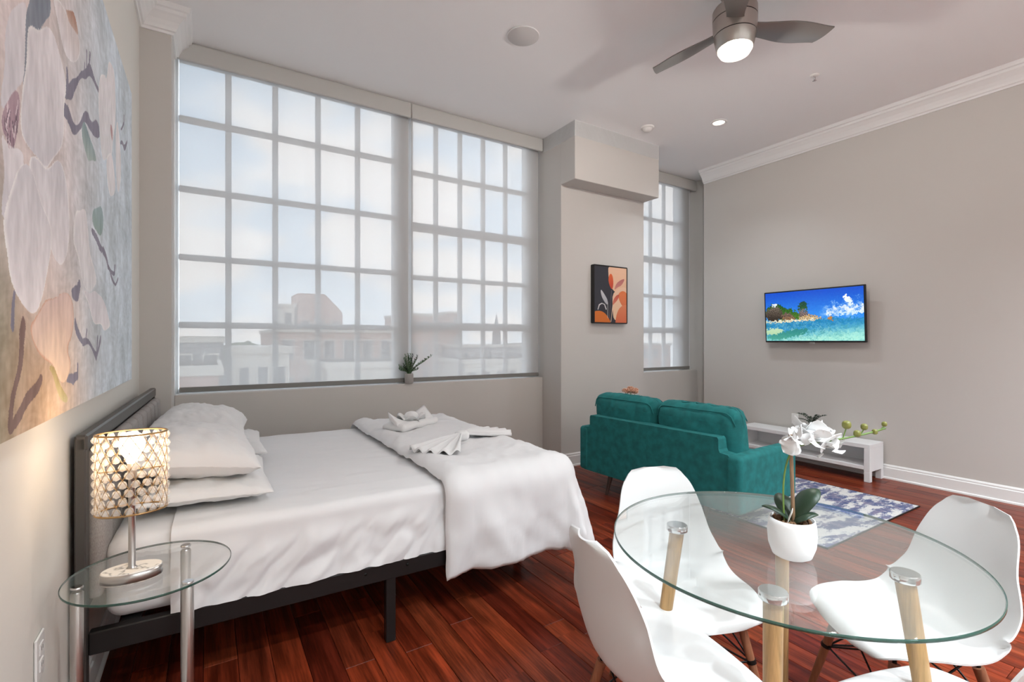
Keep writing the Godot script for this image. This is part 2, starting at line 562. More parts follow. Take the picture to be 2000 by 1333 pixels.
func boards(fl: Node3D) -> void:
	rng.seed = 12
	var w := 0.1245
	var x := -0.39
	var rest := B.new()
	var count := 0
	while x < 5.68:
		var x1 := minf(x + w, 5.69)
		var z := -4.44 - rng.randf() * 0.9
		while z < 2.2:
			var z1 := minf(z + rng.randf_range(0.75, 1.35), 2.2)
			var za := maxf(z, -4.44)
			if z1 - za > 0.02:
				var b := B.new()
				var seen := z1 < -0.15 or (x > 0.4 and za < -0.4)
				if seen: board(b, x, x1, za, z1)
				else: board(rest, x, x1, za, z1)
				if seen:
					count += 1
					put("plank", b, M["board_%d" % (rng.randi() % 6)], fl)
			z = z1
		x += w
	var o := put("plank_field", rest, M.board_0, fl)
	o.set_meta("kind", "stuff")

func board(b: B, x0: float, x1: float, z0: float, z1: float) -> void:
	var g := 0.0009; var e := 0.0016; var n := b.g.size()
	b.box(V(x0 + g, -0.014, z0 + g), V(x1 - g, 0, z1 - g), e)
	var off := Vector2(rng.randf(), rng.randf())
	for i in range(n * 3, b.v.size()): b.t[i] = Vector2(b.v[i].x * 2.2, b.v[i].z * 0.55) + off

# ---------------------------------------------------------------- windows and shades
func window(n: int, xs: Array, ys: Array, thick: Array, z: float, label: String) -> void:
	# xs, ys: centres of the bars, the first and last being the frame; thick: heights of the horizontal bars
	var o := struct_root("window_%d" % n, label)
	var f := B.new()
	var w := 0.045
	var x0: float = xs[0]; var x1: float = xs[-1]; var y0: float = ys[0]; var y1: float = ys[-1]
	f.box(V(x0 - 0.03, y0 - 0.02, z - 0.05), V(x0 + 0.012, y1 + 0.05, z + 0.05), 0.003).box(V(x1 - 0.012, y0 - 0.02, z - 0.05), V(x1 + 0.05, y1 + 0.05, z + 0.05), 0.003)
	f.box(V(x0, y0 - 0.02, z - 0.05), V(x1, y0 + 0.03, z + 0.05), 0.003).box(V(x0, y1 - 0.03, z - 0.05), V(x1, y1 + 0.05, z + 0.05), 0.003)
	put("frame", f, M.sash, o)
	for i in range(1, xs.size() - 1): put("muntin", B.new().box(V(xs[i] - w / 2, y0 + 0.03, z - 0.02), V(xs[i] + w / 2, y1 - 0.03, z + 0.02), 0.006), M.sash, o)
	for j in range(1, ys.size() - 1): put("muntin", B.new().box(V(x0 + 0.012, ys[j] - thick[j] / 2, z - 0.024), V(x1 - 0.012, ys[j] + thick[j] / 2, z + 0.024), 0.006), M.sash, o)
	for i in xs.size() - 1:
		for j in ys.size() - 1:
			put("pane", B.new().box(V(xs[i], ys[j], z - 0.003), V(xs[i + 1], ys[j + 1], z + 0.003)), M.pane, o)

func roller_shade(x0: float, x1: float, label: String, fx0: float, fx1: float) -> void:
	var o := thing("roller_shade", label, "roller shade", V((x0 + x1) / 2, 0.95, -4.50), 0.0, "roller shades over the window wall")
	var h := (x1 - x0) / 2
	var c := (x0 + x1) / 2
	var f := B.new()
	f.grid(8, 1, func(u, v): return V(lerpf(-h, h, u), lerpf(0.05, CEIL - 0.95 - 0.05, v), 0.0))
	put("fabric", f, M.shade_fabric, o)
	put("hem_bar", B.new().box(V(-h, 0.012, -0.012), V(h, 0.052, 0.012), 0.004), M.hem, o)
	put("fascia", B.new().box(V(fx0 - c, 3.502 - 0.95, 0.042), V(fx1 - c, CEIL - 0.95 - 0.012, 0.075), 0.006), M.fascia, o)
	put("headrail", B.new().box(V(fx0 - c, CEIL - 0.95 - 0.03, -0.05), V(fx1 - c, CEIL - 0.95, 0.06), 0.002), M.fascia, o)
	put("roller_tube", B.new().tube([V(-h, CEIL - 1.02, -0.025), V(h, CEIL - 1.02, -0.025)], 0.022, 14), M.fascia, o)

func windows() -> void:
	var z := -4.6
	window(1, [-0.205, 0.142, 0.489, 0.836, 1.185, 1.535], [0.955, 1.487, 2.022, 2.56, 3.11, 3.6], [0.06, 0.05, 0.045, 0.045, 0.045, 0.06], z, "tall multi-pane window over the bed")
	window(2, [1.70, 1.972, 2.246, 2.523, 2.806, 3.07], [0.955, 1.51, 1.995, 2.50, 3.04, 3.6], [0.06, 0.08, 0.045, 0.085, 0.045, 0.06], z, "multi-pane sash window beside the pillar")
	window(3, [4.53, 4.86, 5.14, 5.41, 5.68], [0.955, 1.51, 1.98, 2.48, 3.03, 3.6], [0.06, 0.08, 0.045, 0.085, 0.045, 0.06], z, "narrow multi-pane window between pillar and television wall")
	struct("trim_4", B.new().box(V(1.545, 0.95, -4.7), V(1.675, CEIL, -4.53), 0.004).box(V(3.115, 0.95, -4.7), V(3.207, CEIL, -4.56), 0.003).box(V(5.725, 0.95, -4.7), V(5.935, CEIL, -4.56), 0.003), M.sash, "white window jambs and mullion")
	roller_shade(-0.187, 1.643, "wide pale grey roller shade lowered over the window above the bed", -0.2, 1.648)
	roller_shade(1.671, 3.187, "pale grey roller shade lowered beside the pillar, potted herb at its edge", 1.652, 3.2)
	roller_shade(4.50, 5.83, "narrow grey roller shade in the alcove between pillar and television wall", 4.48, 5.9)

# ---------------------------------------------------------------- what stands outside
func building(label: String, x0: float, x1: float, z0: float, z1: float, top: float, m: Material, rows: int, cols: int, gable := 0.0) -> Node3D:
	var o := thing("building", label, "building", V((x0 + x1) / 2, -16, z1))
	var w := (x1 - x0) / 2; var d := z1 - z0; var h := top + 16
	put("wall", B.new().box(V(-w, 0, -d), V(w, h, 0)), m, o)
	if gable > 0.0: put("roof", B.new().prism([Vector2(-w, h), Vector2(w, h), Vector2(w * 0.2, h + gable), Vector2(-w, h + gable)], -d, 0), m, o)
	else: put("parapet", B.new().box(V(-w - 0.15, h - 0.35, -d - 0.1), V(w + 0.15, h, 0.15), 0.03), M.far_stone, o)
	for i in rows:
		for j in cols:
			var cx := lerpf(-w, w, (j + 0.5) / cols); var cy := h - 1.6 - i * 3.0
			var ww := minf(0.55, w / cols * 0.5)
			var f := put("window", B.new().box(V(cx - ww - 0.08, cy - 1.0, -0.02), V(cx + ww + 0.08, cy + 0.7, 0.06), 0.0), M.far_stone, o)
			put("pane", B.new().box(V(cx - ww, cy - 0.9, 0.05), V(cx + ww, cy + 0.6, 0.075), 0.0), M.far_window, f)
	return o

func outside() -> void:
	struct("ground", B.new().box(V(-160, -17, -420), V(260, -16, -9)), M.ground, "pale streets far below the windows")
	building("long pale block with a flat parapet roof beyond the bed window", 4.6, 15.6, -56, -42, 2.4, M.far_brick, 2, 7)
	building("block with one slanting roof rising behind the long pale block", 8.3, 13.0, -62, -57, 4.6, M.far_brick, 1, 3, 2.0)
	building("small rooftop tower beside the slanting roof", 6.7, 8.0, -62.6, -57.2, 5.4, M.far_stone, 1, 1)
	building("low grey block at the edge of the bed window", -1.6, 0.7, -38, -30, 1.62, M.far_slate, 2, 2)
	building("low house with a bright cornice outside the bed window", 1.05, 3.4, -34, -26, 1.1, M.far_stone, 2, 3)
	building("small flat-roofed house in front of the low grey block", -0.95, 0.3, -24, -19, 0.55, M.far_brick, 1, 2)
	building("flat roof terrace building in front of the long pale block", 5.0, 9.6, -30, -25, 0.3, M.far_stone, 1, 4)
	building("tall plain block seen beyond the window mullion", 22.0, 26.6, -70, -60, 5.0, M.far_brick, 3, 3)
	building("slim tower block beyond the sash window", 32.7, 34.3, -75, -70, 6.1, M.far_brick, 3, 1)
	building("row of low roofs beyond the sash window", 27.0, 40.0, -62, -55, 0.9, M.far_slate, 1, 8)
	building("terrace house with a pale roof edge beyond the sash window", 17.0, 23.4, -40, -34, -0.1, M.far_stone, 1, 5)
	building("wide warehouse with a low roof far outside the alcove window", 44.0, 70.0, -70, -58, 1.0, M.far_brick, 1, 10)
	var s := thing("church", "distant church with a thin pointed spire", "church", V(82, -16, -140))
	put("nave", B.new().box(V(-6, 0, -14), V(6, 15, 4)), M.far_stone, s)
	put("spire", B.new().lathe([Vector2(1.6, 14), Vector2(1.4, 20), Vector2(0.05, 26.5)], 8, Transform3D.IDENTITY, -1), M.far_slate, s)
	rng.seed = 77
	for i in 14:
		var x := -20.0 + i * 13.0 + rng.randf() * 6
		var t := thing("tree", "hazy tree on the skyline", "tree", V(x, -16, -165 - rng.randf() * 30), 0.0, "hazy trees on the skyline")
		put("trunk", B.new().tube([V(0, 0, 0), V(0.2, 9, 0)], [0.5, 0.3], 8), M.far_tree, t)
		var r := rng.randf_range(5.0, 7.0)
		var nn := noise(i, 0.35, 2)
		put("crown", B.new().soft(V(-r, 6, -r * 0.7), V(r, 15 + rng.randf() * 3, r * 0.7), 4.0, 5, Vector3.ZERO, func(p): return p * (1.0 + 0.25 * nn.get_noise_3dv(p))), M.far_tree, t)

# ---------------------------------------------------------------- bed
const BED := Vector3(-0.345, 0, -2.178)
const BED_TURN := -0.0244
const BW := 1.79     # width, local -z
const BL := 2.03     # length, local x

func bed() -> void:
	var o := thing("platform_bed", "black metal platform bed frame with grey upholstered headboard", "bed", BED, BED_TURN)
	for z in [0.0, -BW]:
		put("side_rail", B.new().box(V(0.0, 0.285, z - 0.02), V(BL, 0.362, z + 0.02), 0.004), M.bed_metal, o)
		for x in [1.045, 2.0]:
			var zi: float = z if x < 1.5 else clampf(z, -BW + 0.45, -0.45)
			put("leg", B.new().box(V(x - 0.022, 0, zi - 0.02), V(x + 0.022, 0.34, zi + 0.018), 0.003), M.bed_metal, o)
	put("foot_rail", B.new().box(V(BL - 0.03, 0.285, -BW), V(BL, 0.362, 0), 0.004), M.bed_metal, o)
	put("centre_rail", B.new().box(V(0.02, 0.29, -BW / 2 - 0.02), V(BL - 0.02, 0.34, -BW / 2 + 0.02), 0.003), M.bed_metal, o)
	for i in 11: put("slat", B.new().box(V(0.08 + i * 0.185, 0.345, -BW + 0.02), V(0.14 + i * 0.185, 0.36, -0.02), 0.002), M.bed_metal, o)
	# headboard
	var hb := put("headboard", B.new().box(V(-0.03, 0.0, 0.0), V(0.0, 1.035, 0.05), 0.004).box(V(-0.03, 0.0, -BW - 0.05), V(0.0, 1.035, -BW), 0.004).box(V(-0.03, 0.99, -BW - 0.05), V(0.004, 1.045, 0.05), 0.006).box(V(-0.028, 0.42, -BW), V(-0.012, 1.0, 0.0)), M.head_frame, o)
	hb.set_meta("label", "dark grey headboard frame")
	var n := 11
	var cw := (BW - 0.02) / n
	for i in n:
		var z1 := -0.01 - i * cw
		var c := B.new()
		c.soft(V(-0.014, 0.46, z1 - cw + 0.001), V(0.034, 0.985, z1 - 0.001), 0.022, 6, V(0.012, 0, 0))
		put("tufted_channel", c, M.linen, hb)
	# bolt heads on the rail
	for x in [0.93, 1.12]: put("bolt", B.new().lathe([Vector2(0.0, 0.004), Vector2(0.006, 0.003), Vector2(0.007, 0.0)], 10, Transform3D(Basis(V(1, 0, 0), PI / 2), V(x, 0.335, 0.021))), M.wire, o)

	var wn := noise(8, 1.0, 3)
	var mt := put("mattress", B.new().soft(V(0.035, 0.364, -BW + 0.01), V(BL - 0.01, 0.655, -0.012), 0.055, 16, V(0.0, 0.006, 0.004), func(p): return p + V(0, 0, 0.004 * wn.get_noise_3d(p.x * 6, p.y * 14, p.z * 6))), M.sheet)
	mt.position = BED
	mt.rotation.y = BED_TURN
	tag(mt, "thick white mattress in a fitted sheet on the black frame", "mattress")

	# flat sheet lying over the mattress and hanging down its side
	var sh := B.new()
	var top := 0.664
	var f := func(u: float, v: float) -> Vector3:
		var x := lerpf(0.23, 1.42, u)
		var s := lerpf(-0.283, BW + 0.26, v)      # distance across, negative: hanging on the near side
		var p := V(x, top, -s)
		var r := 0.045
		var hang := 0.0
		if s < r:
			var a := minf((r - s) / r, PI / 2)
			hang = maxf(0.0, (r - s) - r * PI / 2)
			p.z = -r + sin(a) * r + 0.006; p.y = top - r + cos(a) * r - hang
		elif s > BW - r:
			var a := minf((s - BW + r) / r, PI / 2)
			hang = maxf(0.0, (s - BW + r) - r * PI / 2)
			p.z = -(BW - r + sin(a) * r) - 0.004; p.y = top - r + cos(a) * r - hang
		# slack: shallow creases on top, slanting folds on the hanging part
		var w := smoothstep(0.0, 0.1, hang)
		var diag := wn.get_noise_2d((x + hang * 0.9) * 4.2, (hang - x * 0.4) * 2.2) * 0.7 + sin((x * 0.9 + hang * 0.75) * 24.0) * 0.18 * wn.get_noise_2d(x * 3, 7)
		p.z += (absf(diag) * 0.05 + hang * 0.03) * w * (1.0 if s < 1 else -1.0)
		p.y += wn.get_noise_2d(x * 2.6 + 30, s * 9) * 0.005 * (1 - w) + 0.003 * (1 - w)
		if s < 1: p.y += w * 0.003 * sin(x * 9.0)
		# pressed fold lines
		p.y += (1 - w) * 0.0025 * exp(-pow(fposmod(s, 0.42) - 0.21, 2) / 0.00006)
		p.z += w * 0.003 * exp(-pow(fposmod(x, 0.36) - 0.18, 2) / 0.00004)
		return p
	sh.grid(120, 150, f)
	var so := put("bed_sheet", sh, M.sheet)
	so.position = BED; so.rotation.y = BED_TURN
	tag(so, "creased white flat sheet spread over the mattress", "sheet")
	duvet()
	pillows()
	towels()

func duvet() -> void:
	var dn := noise(15, 1.0, 3)
	var X0 := 1.30; var top := 0.69
	var puff := func(u: float, v: float, t: float) -> Vector3:
		var a := lerpf(X0, BL + 0.5, u)             # along the bed, past the foot
		var s := lerpf(-0.47, BW + 0.45, v)         # across, negative: near side
		var r := 0.085
		var ox := maxf(0.0, a - (BL - r * 0.5)); var oz := 0.0
		var sgn := 1.0
		if s < r * 0.5: oz = r * 0.5 - s
		elif s > BW - r * 0.5:
			oz = s - (BW - r * 0.5); sgn = -1.0
		var d := sqrt(ox * ox + oz * oz)
		var p := V(minf(a, BL - r * 0.5), top, -clampf(s, r * 0.5, BW - r * 0.5))
		var dir := V(ox, 0, oz * sgn) / maxf(d, 1e-5)
		var out := 0.0; var drop := 0.0
		if d > 0:
			var ang := minf(d / r, PI / 2)
			drop = r * (1 - cos(ang)) + maxf(0.0, d - r * PI / 2) * 0.985
			out = r * sin(ang) + maxf(0.0, d - r * PI / 2) * (0.05 + 0.22 * minf(1.0, 4.0 * ox * oz / maxf(d * d, 1e-5)) )
			# folds in the hanging cloth
			var along := a - oz * 0.3 if oz > ox else s + ox * 0.3
			out += smoothstep(0.1, 0.5, d) * 0.03 * sin(along * 13.0 + 1.3) + 0.02 * dn.get_noise_2d(along * 5, d * 3) * smoothstep(0.05, 0.3, d)
		p += dir * out
		p.y -= drop
		p.y += 0.016 * dn.get_noise_2d(a * 3.1, s * 3.1) + 0.012 * absf(dn.get_noise_2d(a * 9 + 5, s * 6))
		# rolled edge where it is folded back, filling that thins towards the hem
		var e := minf(minf(u * 8.0, (1 - u) * 9.0), minf(v * 12.0, (1 - v) * 12.0))
		var th := 0.034 * sqrt(clampf(e, 0.0, 1.0)) + 0.003
		if u < 0.12: th += 0.02 * sin(clampf(u / 0.12, 0, 1) * PI)
		var nrm := (V(0, 1, 0) * (1.0 - clampf(drop / r, 0, 1)) + dir * clampf(drop / r, 0, 1)).normalized()
		p.x -= 0.03 * smoothstep(0.3, 0.0, u) * smoothstep(0.2, 0.9, v)      # the fold line runs a little askew
		return p + nrm * th * t
	var b := B.new()
	b.slab(60, 130, func(u, v): return puff.call(u, v, 1.0), func(u, v): return puff.call(u, v, -0.1))
	var o := put("duvet", b, M.duvet)
	o.position = BED; o.rotation.y = BED_TURN
	tag(o, "puffy white duvet folded over the foot of the bed", "duvet")

func pillow(at: Vector3, size: Vector3, tilt: Vector3, seed_: int, label: String) -> void:
	var n := noise(seed_, 1.0, 3)
	var h := size / 2
	var f := func(u: float, v: float, s: float) -> Vector3:
		var x := u * 2 - 1; var z := v * 2 - 1
		var t := pow(maxf(0.0, 1 - pow(absf(x), 2.6)), 0.46) * pow(maxf(0.0, 1 - pow(absf(z), 2.6)), 0.46)
		var pinch := 1.0 - 0.07 * (1 - absf(z)) * absf(x) - 0.05 * (1 - absf(x)) * absf(z)
		var p := V(x * h.x * pinch, s * h.y * t, z * h.z * pinch)
		var wr := n.get_noise_2d(x * 2.2 + s, z * 2.2) * 0.016 * t + absf(n.get_noise_2d(x * 4.0, z * 4.0 + 9.0)) * 0.012 * (0.3 + absf(x * z))
		return p + V(0, wr * s, 0)
	var b := B.new()
	b.slab(36, 44, func(u, v): return f.call(u, v, 1.0), func(u, v): return f.call(u, v, -0.75), 0)
	var o := put("pillow", b, M.pillow)
	o.position = at
	o.rotation = tilt + V(0, BED_TURN, 0)
	tag(o, label, "pillow", "white pillows at the headboard")

func pillows() -> void:
	var T := Transform3D(Basis(V(0, 1, 0), BED_TURN), BED)
	pillow(T * V(0.34, 0.725, -0.48), V(0.48, 0.12, 0.72), V(0, 0, -0.03), 41, "flat white pillow lying under another close to the lamp")
	pillow(T * V(0.29, 0.85, -0.50), V(0.46, 0.23, 0.70), V(0, 0.05, -0.14), 52, "plump white pillow topmost of the stack close to the lamp")
	pillow(T * V(0.36, 0.725, -1.30), V(0.50, 0.12, 0.74), V(0, 0, -0.03), 63, "flat white pillow lying under another on the window side")
	pillow(T * V(0.29, 0.85, -1.30), V(0.46, 0.23, 0.72), V(0, -0.05, -0.16), 74, "plump white pillow topmost of the stack on the window side")

func towels() -> void:
	var T := Transform3D(Basis(V(0, 1, 0), BED_TURN), BED)
	var tn := noise(66, 1.0, 2)
	# folded flower: base pad, two pointed corners, petals rolled round a bowl
	var at := T * V(1.58, 0.748, -1.26)
	var o := thing("towel_flower", "white towel folded into a flower on the duvet", "towel", at, 0.55)
	put("base_fold", B.new().soft(V(-0.21, -0.02, -0.1), V(0.21, 0.03, 0.1), 0.024, 6, V(0, 0.01, 0), func(p): return p + V(0, 0.01 * tn.get_noise_2d(p.x * 9, p.z * 9), 0)), M.towel, o)
	for s in [-1.0, 1.0]:
		var c := B.new()
		c.slab(8, 8, func(u, v): return V(s * (0.05 + 0.16 * u), 0.02 + 0.085 * u * (1 - v) + 0.012, lerpf(-0.075, 0.075, v) * (1.05 - 0.5 * u)), func(u, v): return V(s * (0.05 + 0.155 * u), 0.0 + 0.06 * u * (1 - v), lerpf(-0.075, 0.075, v) * (1.05 - 0.5 * u) + 0.012))
		put("corner_fold", c, M.towel, o)
	for k in 6:
		var a := TAU * k / 6 + 0.3
		var c := B.new()
		var pf := func(u: float, v: float, t: float) -> Vector3:
			var ang := a + (v - 0.5) * 1.35
			var r := 0.035 + 0.06 * u + 0.012 * sin(v * PI)
			return V(cos(ang) * (r + t), 0.03 + 0.06 * u * sin(v * PI) - 0.01 * u * u, sin(ang) * (r + t) * 0.85)
		c.slab(6, 8, func(u, v): return pf.call(u, v, 0.012), func(u, v): return pf.call(u, v, -0.004))
		put("petal_fold", c, M.towel, o)
	put("bowl_roll", B.new().soft(V(-0.05, 0.02, -0.045), V(0.05, 0.085, 0.045), 0.03, 5, V(0, 0.01, 0)), M.towel, o)
	# pleated bow: two fans spreading from a pinched knot
	at = T * V(1.69, 0.724, -0.62)
	var q := thing("towel_bow", "white towel pleated into a bow with two fans on the duvet", "towel", at, 0.0)
	for w in [[2.05, 2.95, 0.40, 0.0], [-0.85, 0.05, 0.38, 0.012]]:
		var pf2 := func(u: float, v: float, t: float) -> Vector3:
			var ang := lerpf(w[0], w[1], v)
			var r: float = 0.02 + w[2] * u * (1.0 - 0.10 * pow(absf(v * 2 - 1), 3.0))
			var ple := 0.5 + 0.5 * sin(v * TAU * 5.0)
			return V(cos(ang) * r, 0.012 + 0.035 * (1 - u) * (1 - u) + ple * (0.006 + 0.020 * sin(minf(1.0, u * 1.25) * PI * 0.62)) - w[3] * u * u + t, sin(ang) * r)
		put("pleated_fan", B.new().slab(14, 72, func(u, v): return pf2.call(u, v, 0.008), func(u, v): return pf2.call(u, v, -0.004)), M.towel, q)
	put("knot", B.new().soft(V(-0.045, 0.005, -0.04), V(0.045, 0.07, 0.04), 0.03, 4), M.towel, q)

# ---------------------------------------------------------------- bedside
func bedside() -> void:
	var c := V(-0.148, 0, -1.878)
	var H := 0.65
	var o := thing("side_table", "small round glass side table on steel tube legs by the bed", "table", c)
	put("glass_top", B.new().lathe([Vector2(0.211, H - 0.008), Vector2(0.213, H - 0.006), Vector2(0.213, H - 0.002), Vector2(0.211, H)], 64, Transform3D.IDENTITY, 0), M.table_glass, o)
	put("glass_rim", B.new().lathe([Vector2(0.2132, H - 0.0075), Vector2(0.2145, H - 0.006), Vector2(0.2145, H - 0.002), Vector2(0.2132, H - 0.0005), Vector2(0.2132, H - 0.0075)], 64), M.glass_edge, o)
	for p in [V(-0.17, 0, 0.043), V(0.098, 0, 0.171), V(0.083, 0, -0.136)]:
		var l := put("leg", B.new().lathe([Vector2(0.014, 0.0), Vector2(0.0155, 0.002), Vector2(0.0155, H - 0.014), Vector2(0.012, H - 0.009)], 24, Transform3D(Basis(), p)), M.steel, o)
		put("cap", B.new().lathe([Vector2(0.015, H + 0.0005), Vector2(0.015, H + 0.004), Vector2(0.013, H + 0.006)], 24, Transform3D(Basis(), p)), M.chrome, l)
	# lamp
	var y := H + 0.001
	var L := thing("table_lamp", "lit table lamp with an oval crystal lattice shade on marble base", "lamp", V(-0.192, y, -1.825))
	put("base", B.new().lathe([Vector2(0.073, 0.0), Vector2(0.074, 0.002), Vector2(0.074, 0.031), Vector2(0.072, 0.033)], 48, Transform3D.IDENTITY, 0, 1.0, 0.62), M.marble, L)
	put("base_band", B.new().lathe([Vector2(0.0742, 0.003), Vector2(0.075, 0.003), Vector2(0.075, 0.030), Vector2(0.0742, 0.030), Vector2(0.0742, 0.003)], 48, Transform3D.IDENTITY, 0, 1.0, 0.62), M.steel, L)
	put("pole", B.new().lathe([Vector2(0.014, 0.033), Vector2(0.009, 0.038), Vector2(0.009, 0.30), Vector2(0.012, 0.302), Vector2(0.012, 0.348), Vector2(0.004, 0.35)], 20), M.steel, L)
	var bulb := put("bulb", B.new().lathe([Vector2(0.012, 0.345), Vector2(0.016, 0.36), Vector2(0.028, 0.38), Vector2(0.033, 0.403), Vector2(0.028, 0.425), Vector2(0.012, 0.437), Vector2(0.0, 0.439)], 20), lamp_mat("bulb_glow", 255, 232, 200, 6.0), L)
	bulb.set_meta("label", "glowing warm bulb")
	var li := OmniLight3D.new()
	li.name = "table_lamp_light"
	li.light_color = Color(1.0, 0.88, 0.74)
	li.light_energy = 0.028
	li.light_size = 0.03
	li.omni_range = 12.0
	li.omni_attenuation = 2.0
	li.shadow_enabled = true
	li.position = V(-0.192, y + 0.402, -1.825)
	add_child(li)
	# shade: rings, crossing wires, a crystal in every lozenge
	var ax := 0.086; var az := 0.062; var y0 := 0.205; var y1 := 0.435
	var sh := Node3D.new()
	sh.name = "lamp_shade"
	L.add_child(sh, true)
	var ell := func(a: float, yy: float, k := 1.0) -> Vector3: return V(cos(a) * ax * k, yy, sin(a) * az * k)
	for yy in [y0, y1]:
		var ring := []
		for k in 65: ring.append(ell.call(TAU * k / 64, yy))
		put("ring", B.new().tube(ring, 0.0028, 6), M.gold_wire, sh)
	var N := 18; var rows := 9
	var wires := B.new()
	for k in N:
		for s in [-1.0, 1.0]:
			var pts := []
			for i in 17: pts.append(ell.call(TAU * (k + s * (i / 16.0) * rows * 0.5) / N, lerpf(y0, y1, i / 16.0)))
			wires.tube(pts, 0.0011, 4)
	put("lattice", wires, M.gold_wire, sh)
	var gem := B.new().lathe([Vector2(0, -0.0085), Vector2(0.008, -0.005), Vector2(0.0118, 0), Vector2(0.008, 0.005), Vector2(0, 0.0085)], 8, Transform3D.IDENTITY, -1).mesh()
	var step := (y1 - y0) / rows
	for i in rows:
		for k in N:
			var a := TAU * (k + (0.5 if i % 2 == 0 else 0.0)) / N
			var g := put("crystal_bead", gem, M.crystal, sh)
			g.position = ell.call(a, y0 + step * (i + 0.5), 1.0)
			g.rotation = V(PI / 2, 0, 0)
			g.rotation.y = -a + PI / 2
	for a in [0.0, PI]: put("spoke", B.new().tube([V(0, 0.325, 0), ell.call(a, y0 + 0.12)], 0.0018, 5), M.gold_wire, sh)
	# wall outlet
	outlet("wall_outlet", V(-0.392, 0.5, -1.80), PI / 2, "white double outlet low on the wall beside the side table")

func outlet(called: String, at: Vector3, turn: float, label: String) -> void:
	var o := thing(called, label, "outlet", at, turn)
	put("plate", B.new().box(V(-0.038, -0.06, 0), V(0.038, 0.06, 0.006), 0.003), M.plastic_white, o)
	for s in [-1.0, 1.0]:
		var r := put("receptacle", B.new().box(V(-0.017, s * 0.022 - 0.016, 0.005), V(0.017, s * 0.022 + 0.016, 0.009), 0.002), M.plastic_white, o)
		for d in [-0.006, 0.006]: put("slot", B.new().box(V(d - 0.001, s * 0.022 - 0.004, 0.0085), V(d + 0.001, s * 0.022 + 0.006, 0.0093)), M.slot, r)

# ---------------------------------------------------------------- dining set
func chair_shell() -> ArrayMesh:
	# centre line from the front lip to the top of the back, in (z forward, y up)
	var line := [Vector2(0.225, 0.405), Vector2(0.212, 0.428), Vector2(0.17, 0.441), Vector2(0.08, 0.437), Vector2(-0.02, 0.428), Vector2(-0.10, 0.424), Vector2(-0.155, 0.437), Vector2(-0.19, 0.475), Vector2(-0.207, 0.54), Vector2(-0.218, 0.62), Vector2(-0.232, 0.71), Vector2(-0.25, 0.79), Vector2(-0.262, 0.825)]
	var cv := Curve2D.new()
	for i in line.size():
		var tan: Vector2 = (line[mini(i + 1, line.size() - 1)] - line[maxi(i - 1, 0)]) * 0.17
		cv.add_point(line[i], -tan, tan)
	var len := cv.get_baked_length()
	var f := func(u: float, v: float, t: float) -> Vector3:
		var p := cv.sample_baked(u * len, true)
		var q := cv.sample_baked(minf(u * len + 0.004, len), true) - cv.sample_baked(maxf(u * len - 0.004, 0.0), true)
		q = q.normalized()
		var nrm := Vector2(-q.y, q.x) * -1.0            # towards the sitter
		var s := v * 2 - 1
		var w := 0.232
		w = lerpf(0.205, 0.236, smoothstep(0.0, 0.3, u))
		w = lerpf(w, 0.148, smoothstep(0.5, 1.02, u))
		var e := 0.15
		if u < e: w *= pow(maxf(0.0, 1 - pow(1 - u / e, 2.4)), 1 / 2.4) * 0.55 + 0.45
		if u > 1 - e: w *= pow(maxf(0.0, 1 - pow(1 - (1 - u) / e, 2.2)), 1 / 2.2) * 0.7 + 0.3
		var curl := 0.018 * smoothstep(0.05, 0.25, u) + 0.075 * exp(-pow((u - 0.53) / 0.13, 2)) + 0.026 * smoothstep(0.6, 0.8, u) * (1.0 - smoothstep(0.78, 0.98, u)) - 0.012 * smoothstep(0.1, 0.0, u)
		var d := curl * pow(absf(s), 2.2) + t
		var lip := 0.004 * smoothstep(0.9, 1.0, absf(s)) * (1.0 - smoothstep(0.8, 0.95, u))
		p += nrm * d - nrm * lip
		return V(s * w, p.y, p.x)
	var b := B.new()
	b.slab(56, 28, func(u, v): return f.call(u, v, 0.003), func(u, v): return f.call(u, v, -0.003), 2)
	return b.mesh()

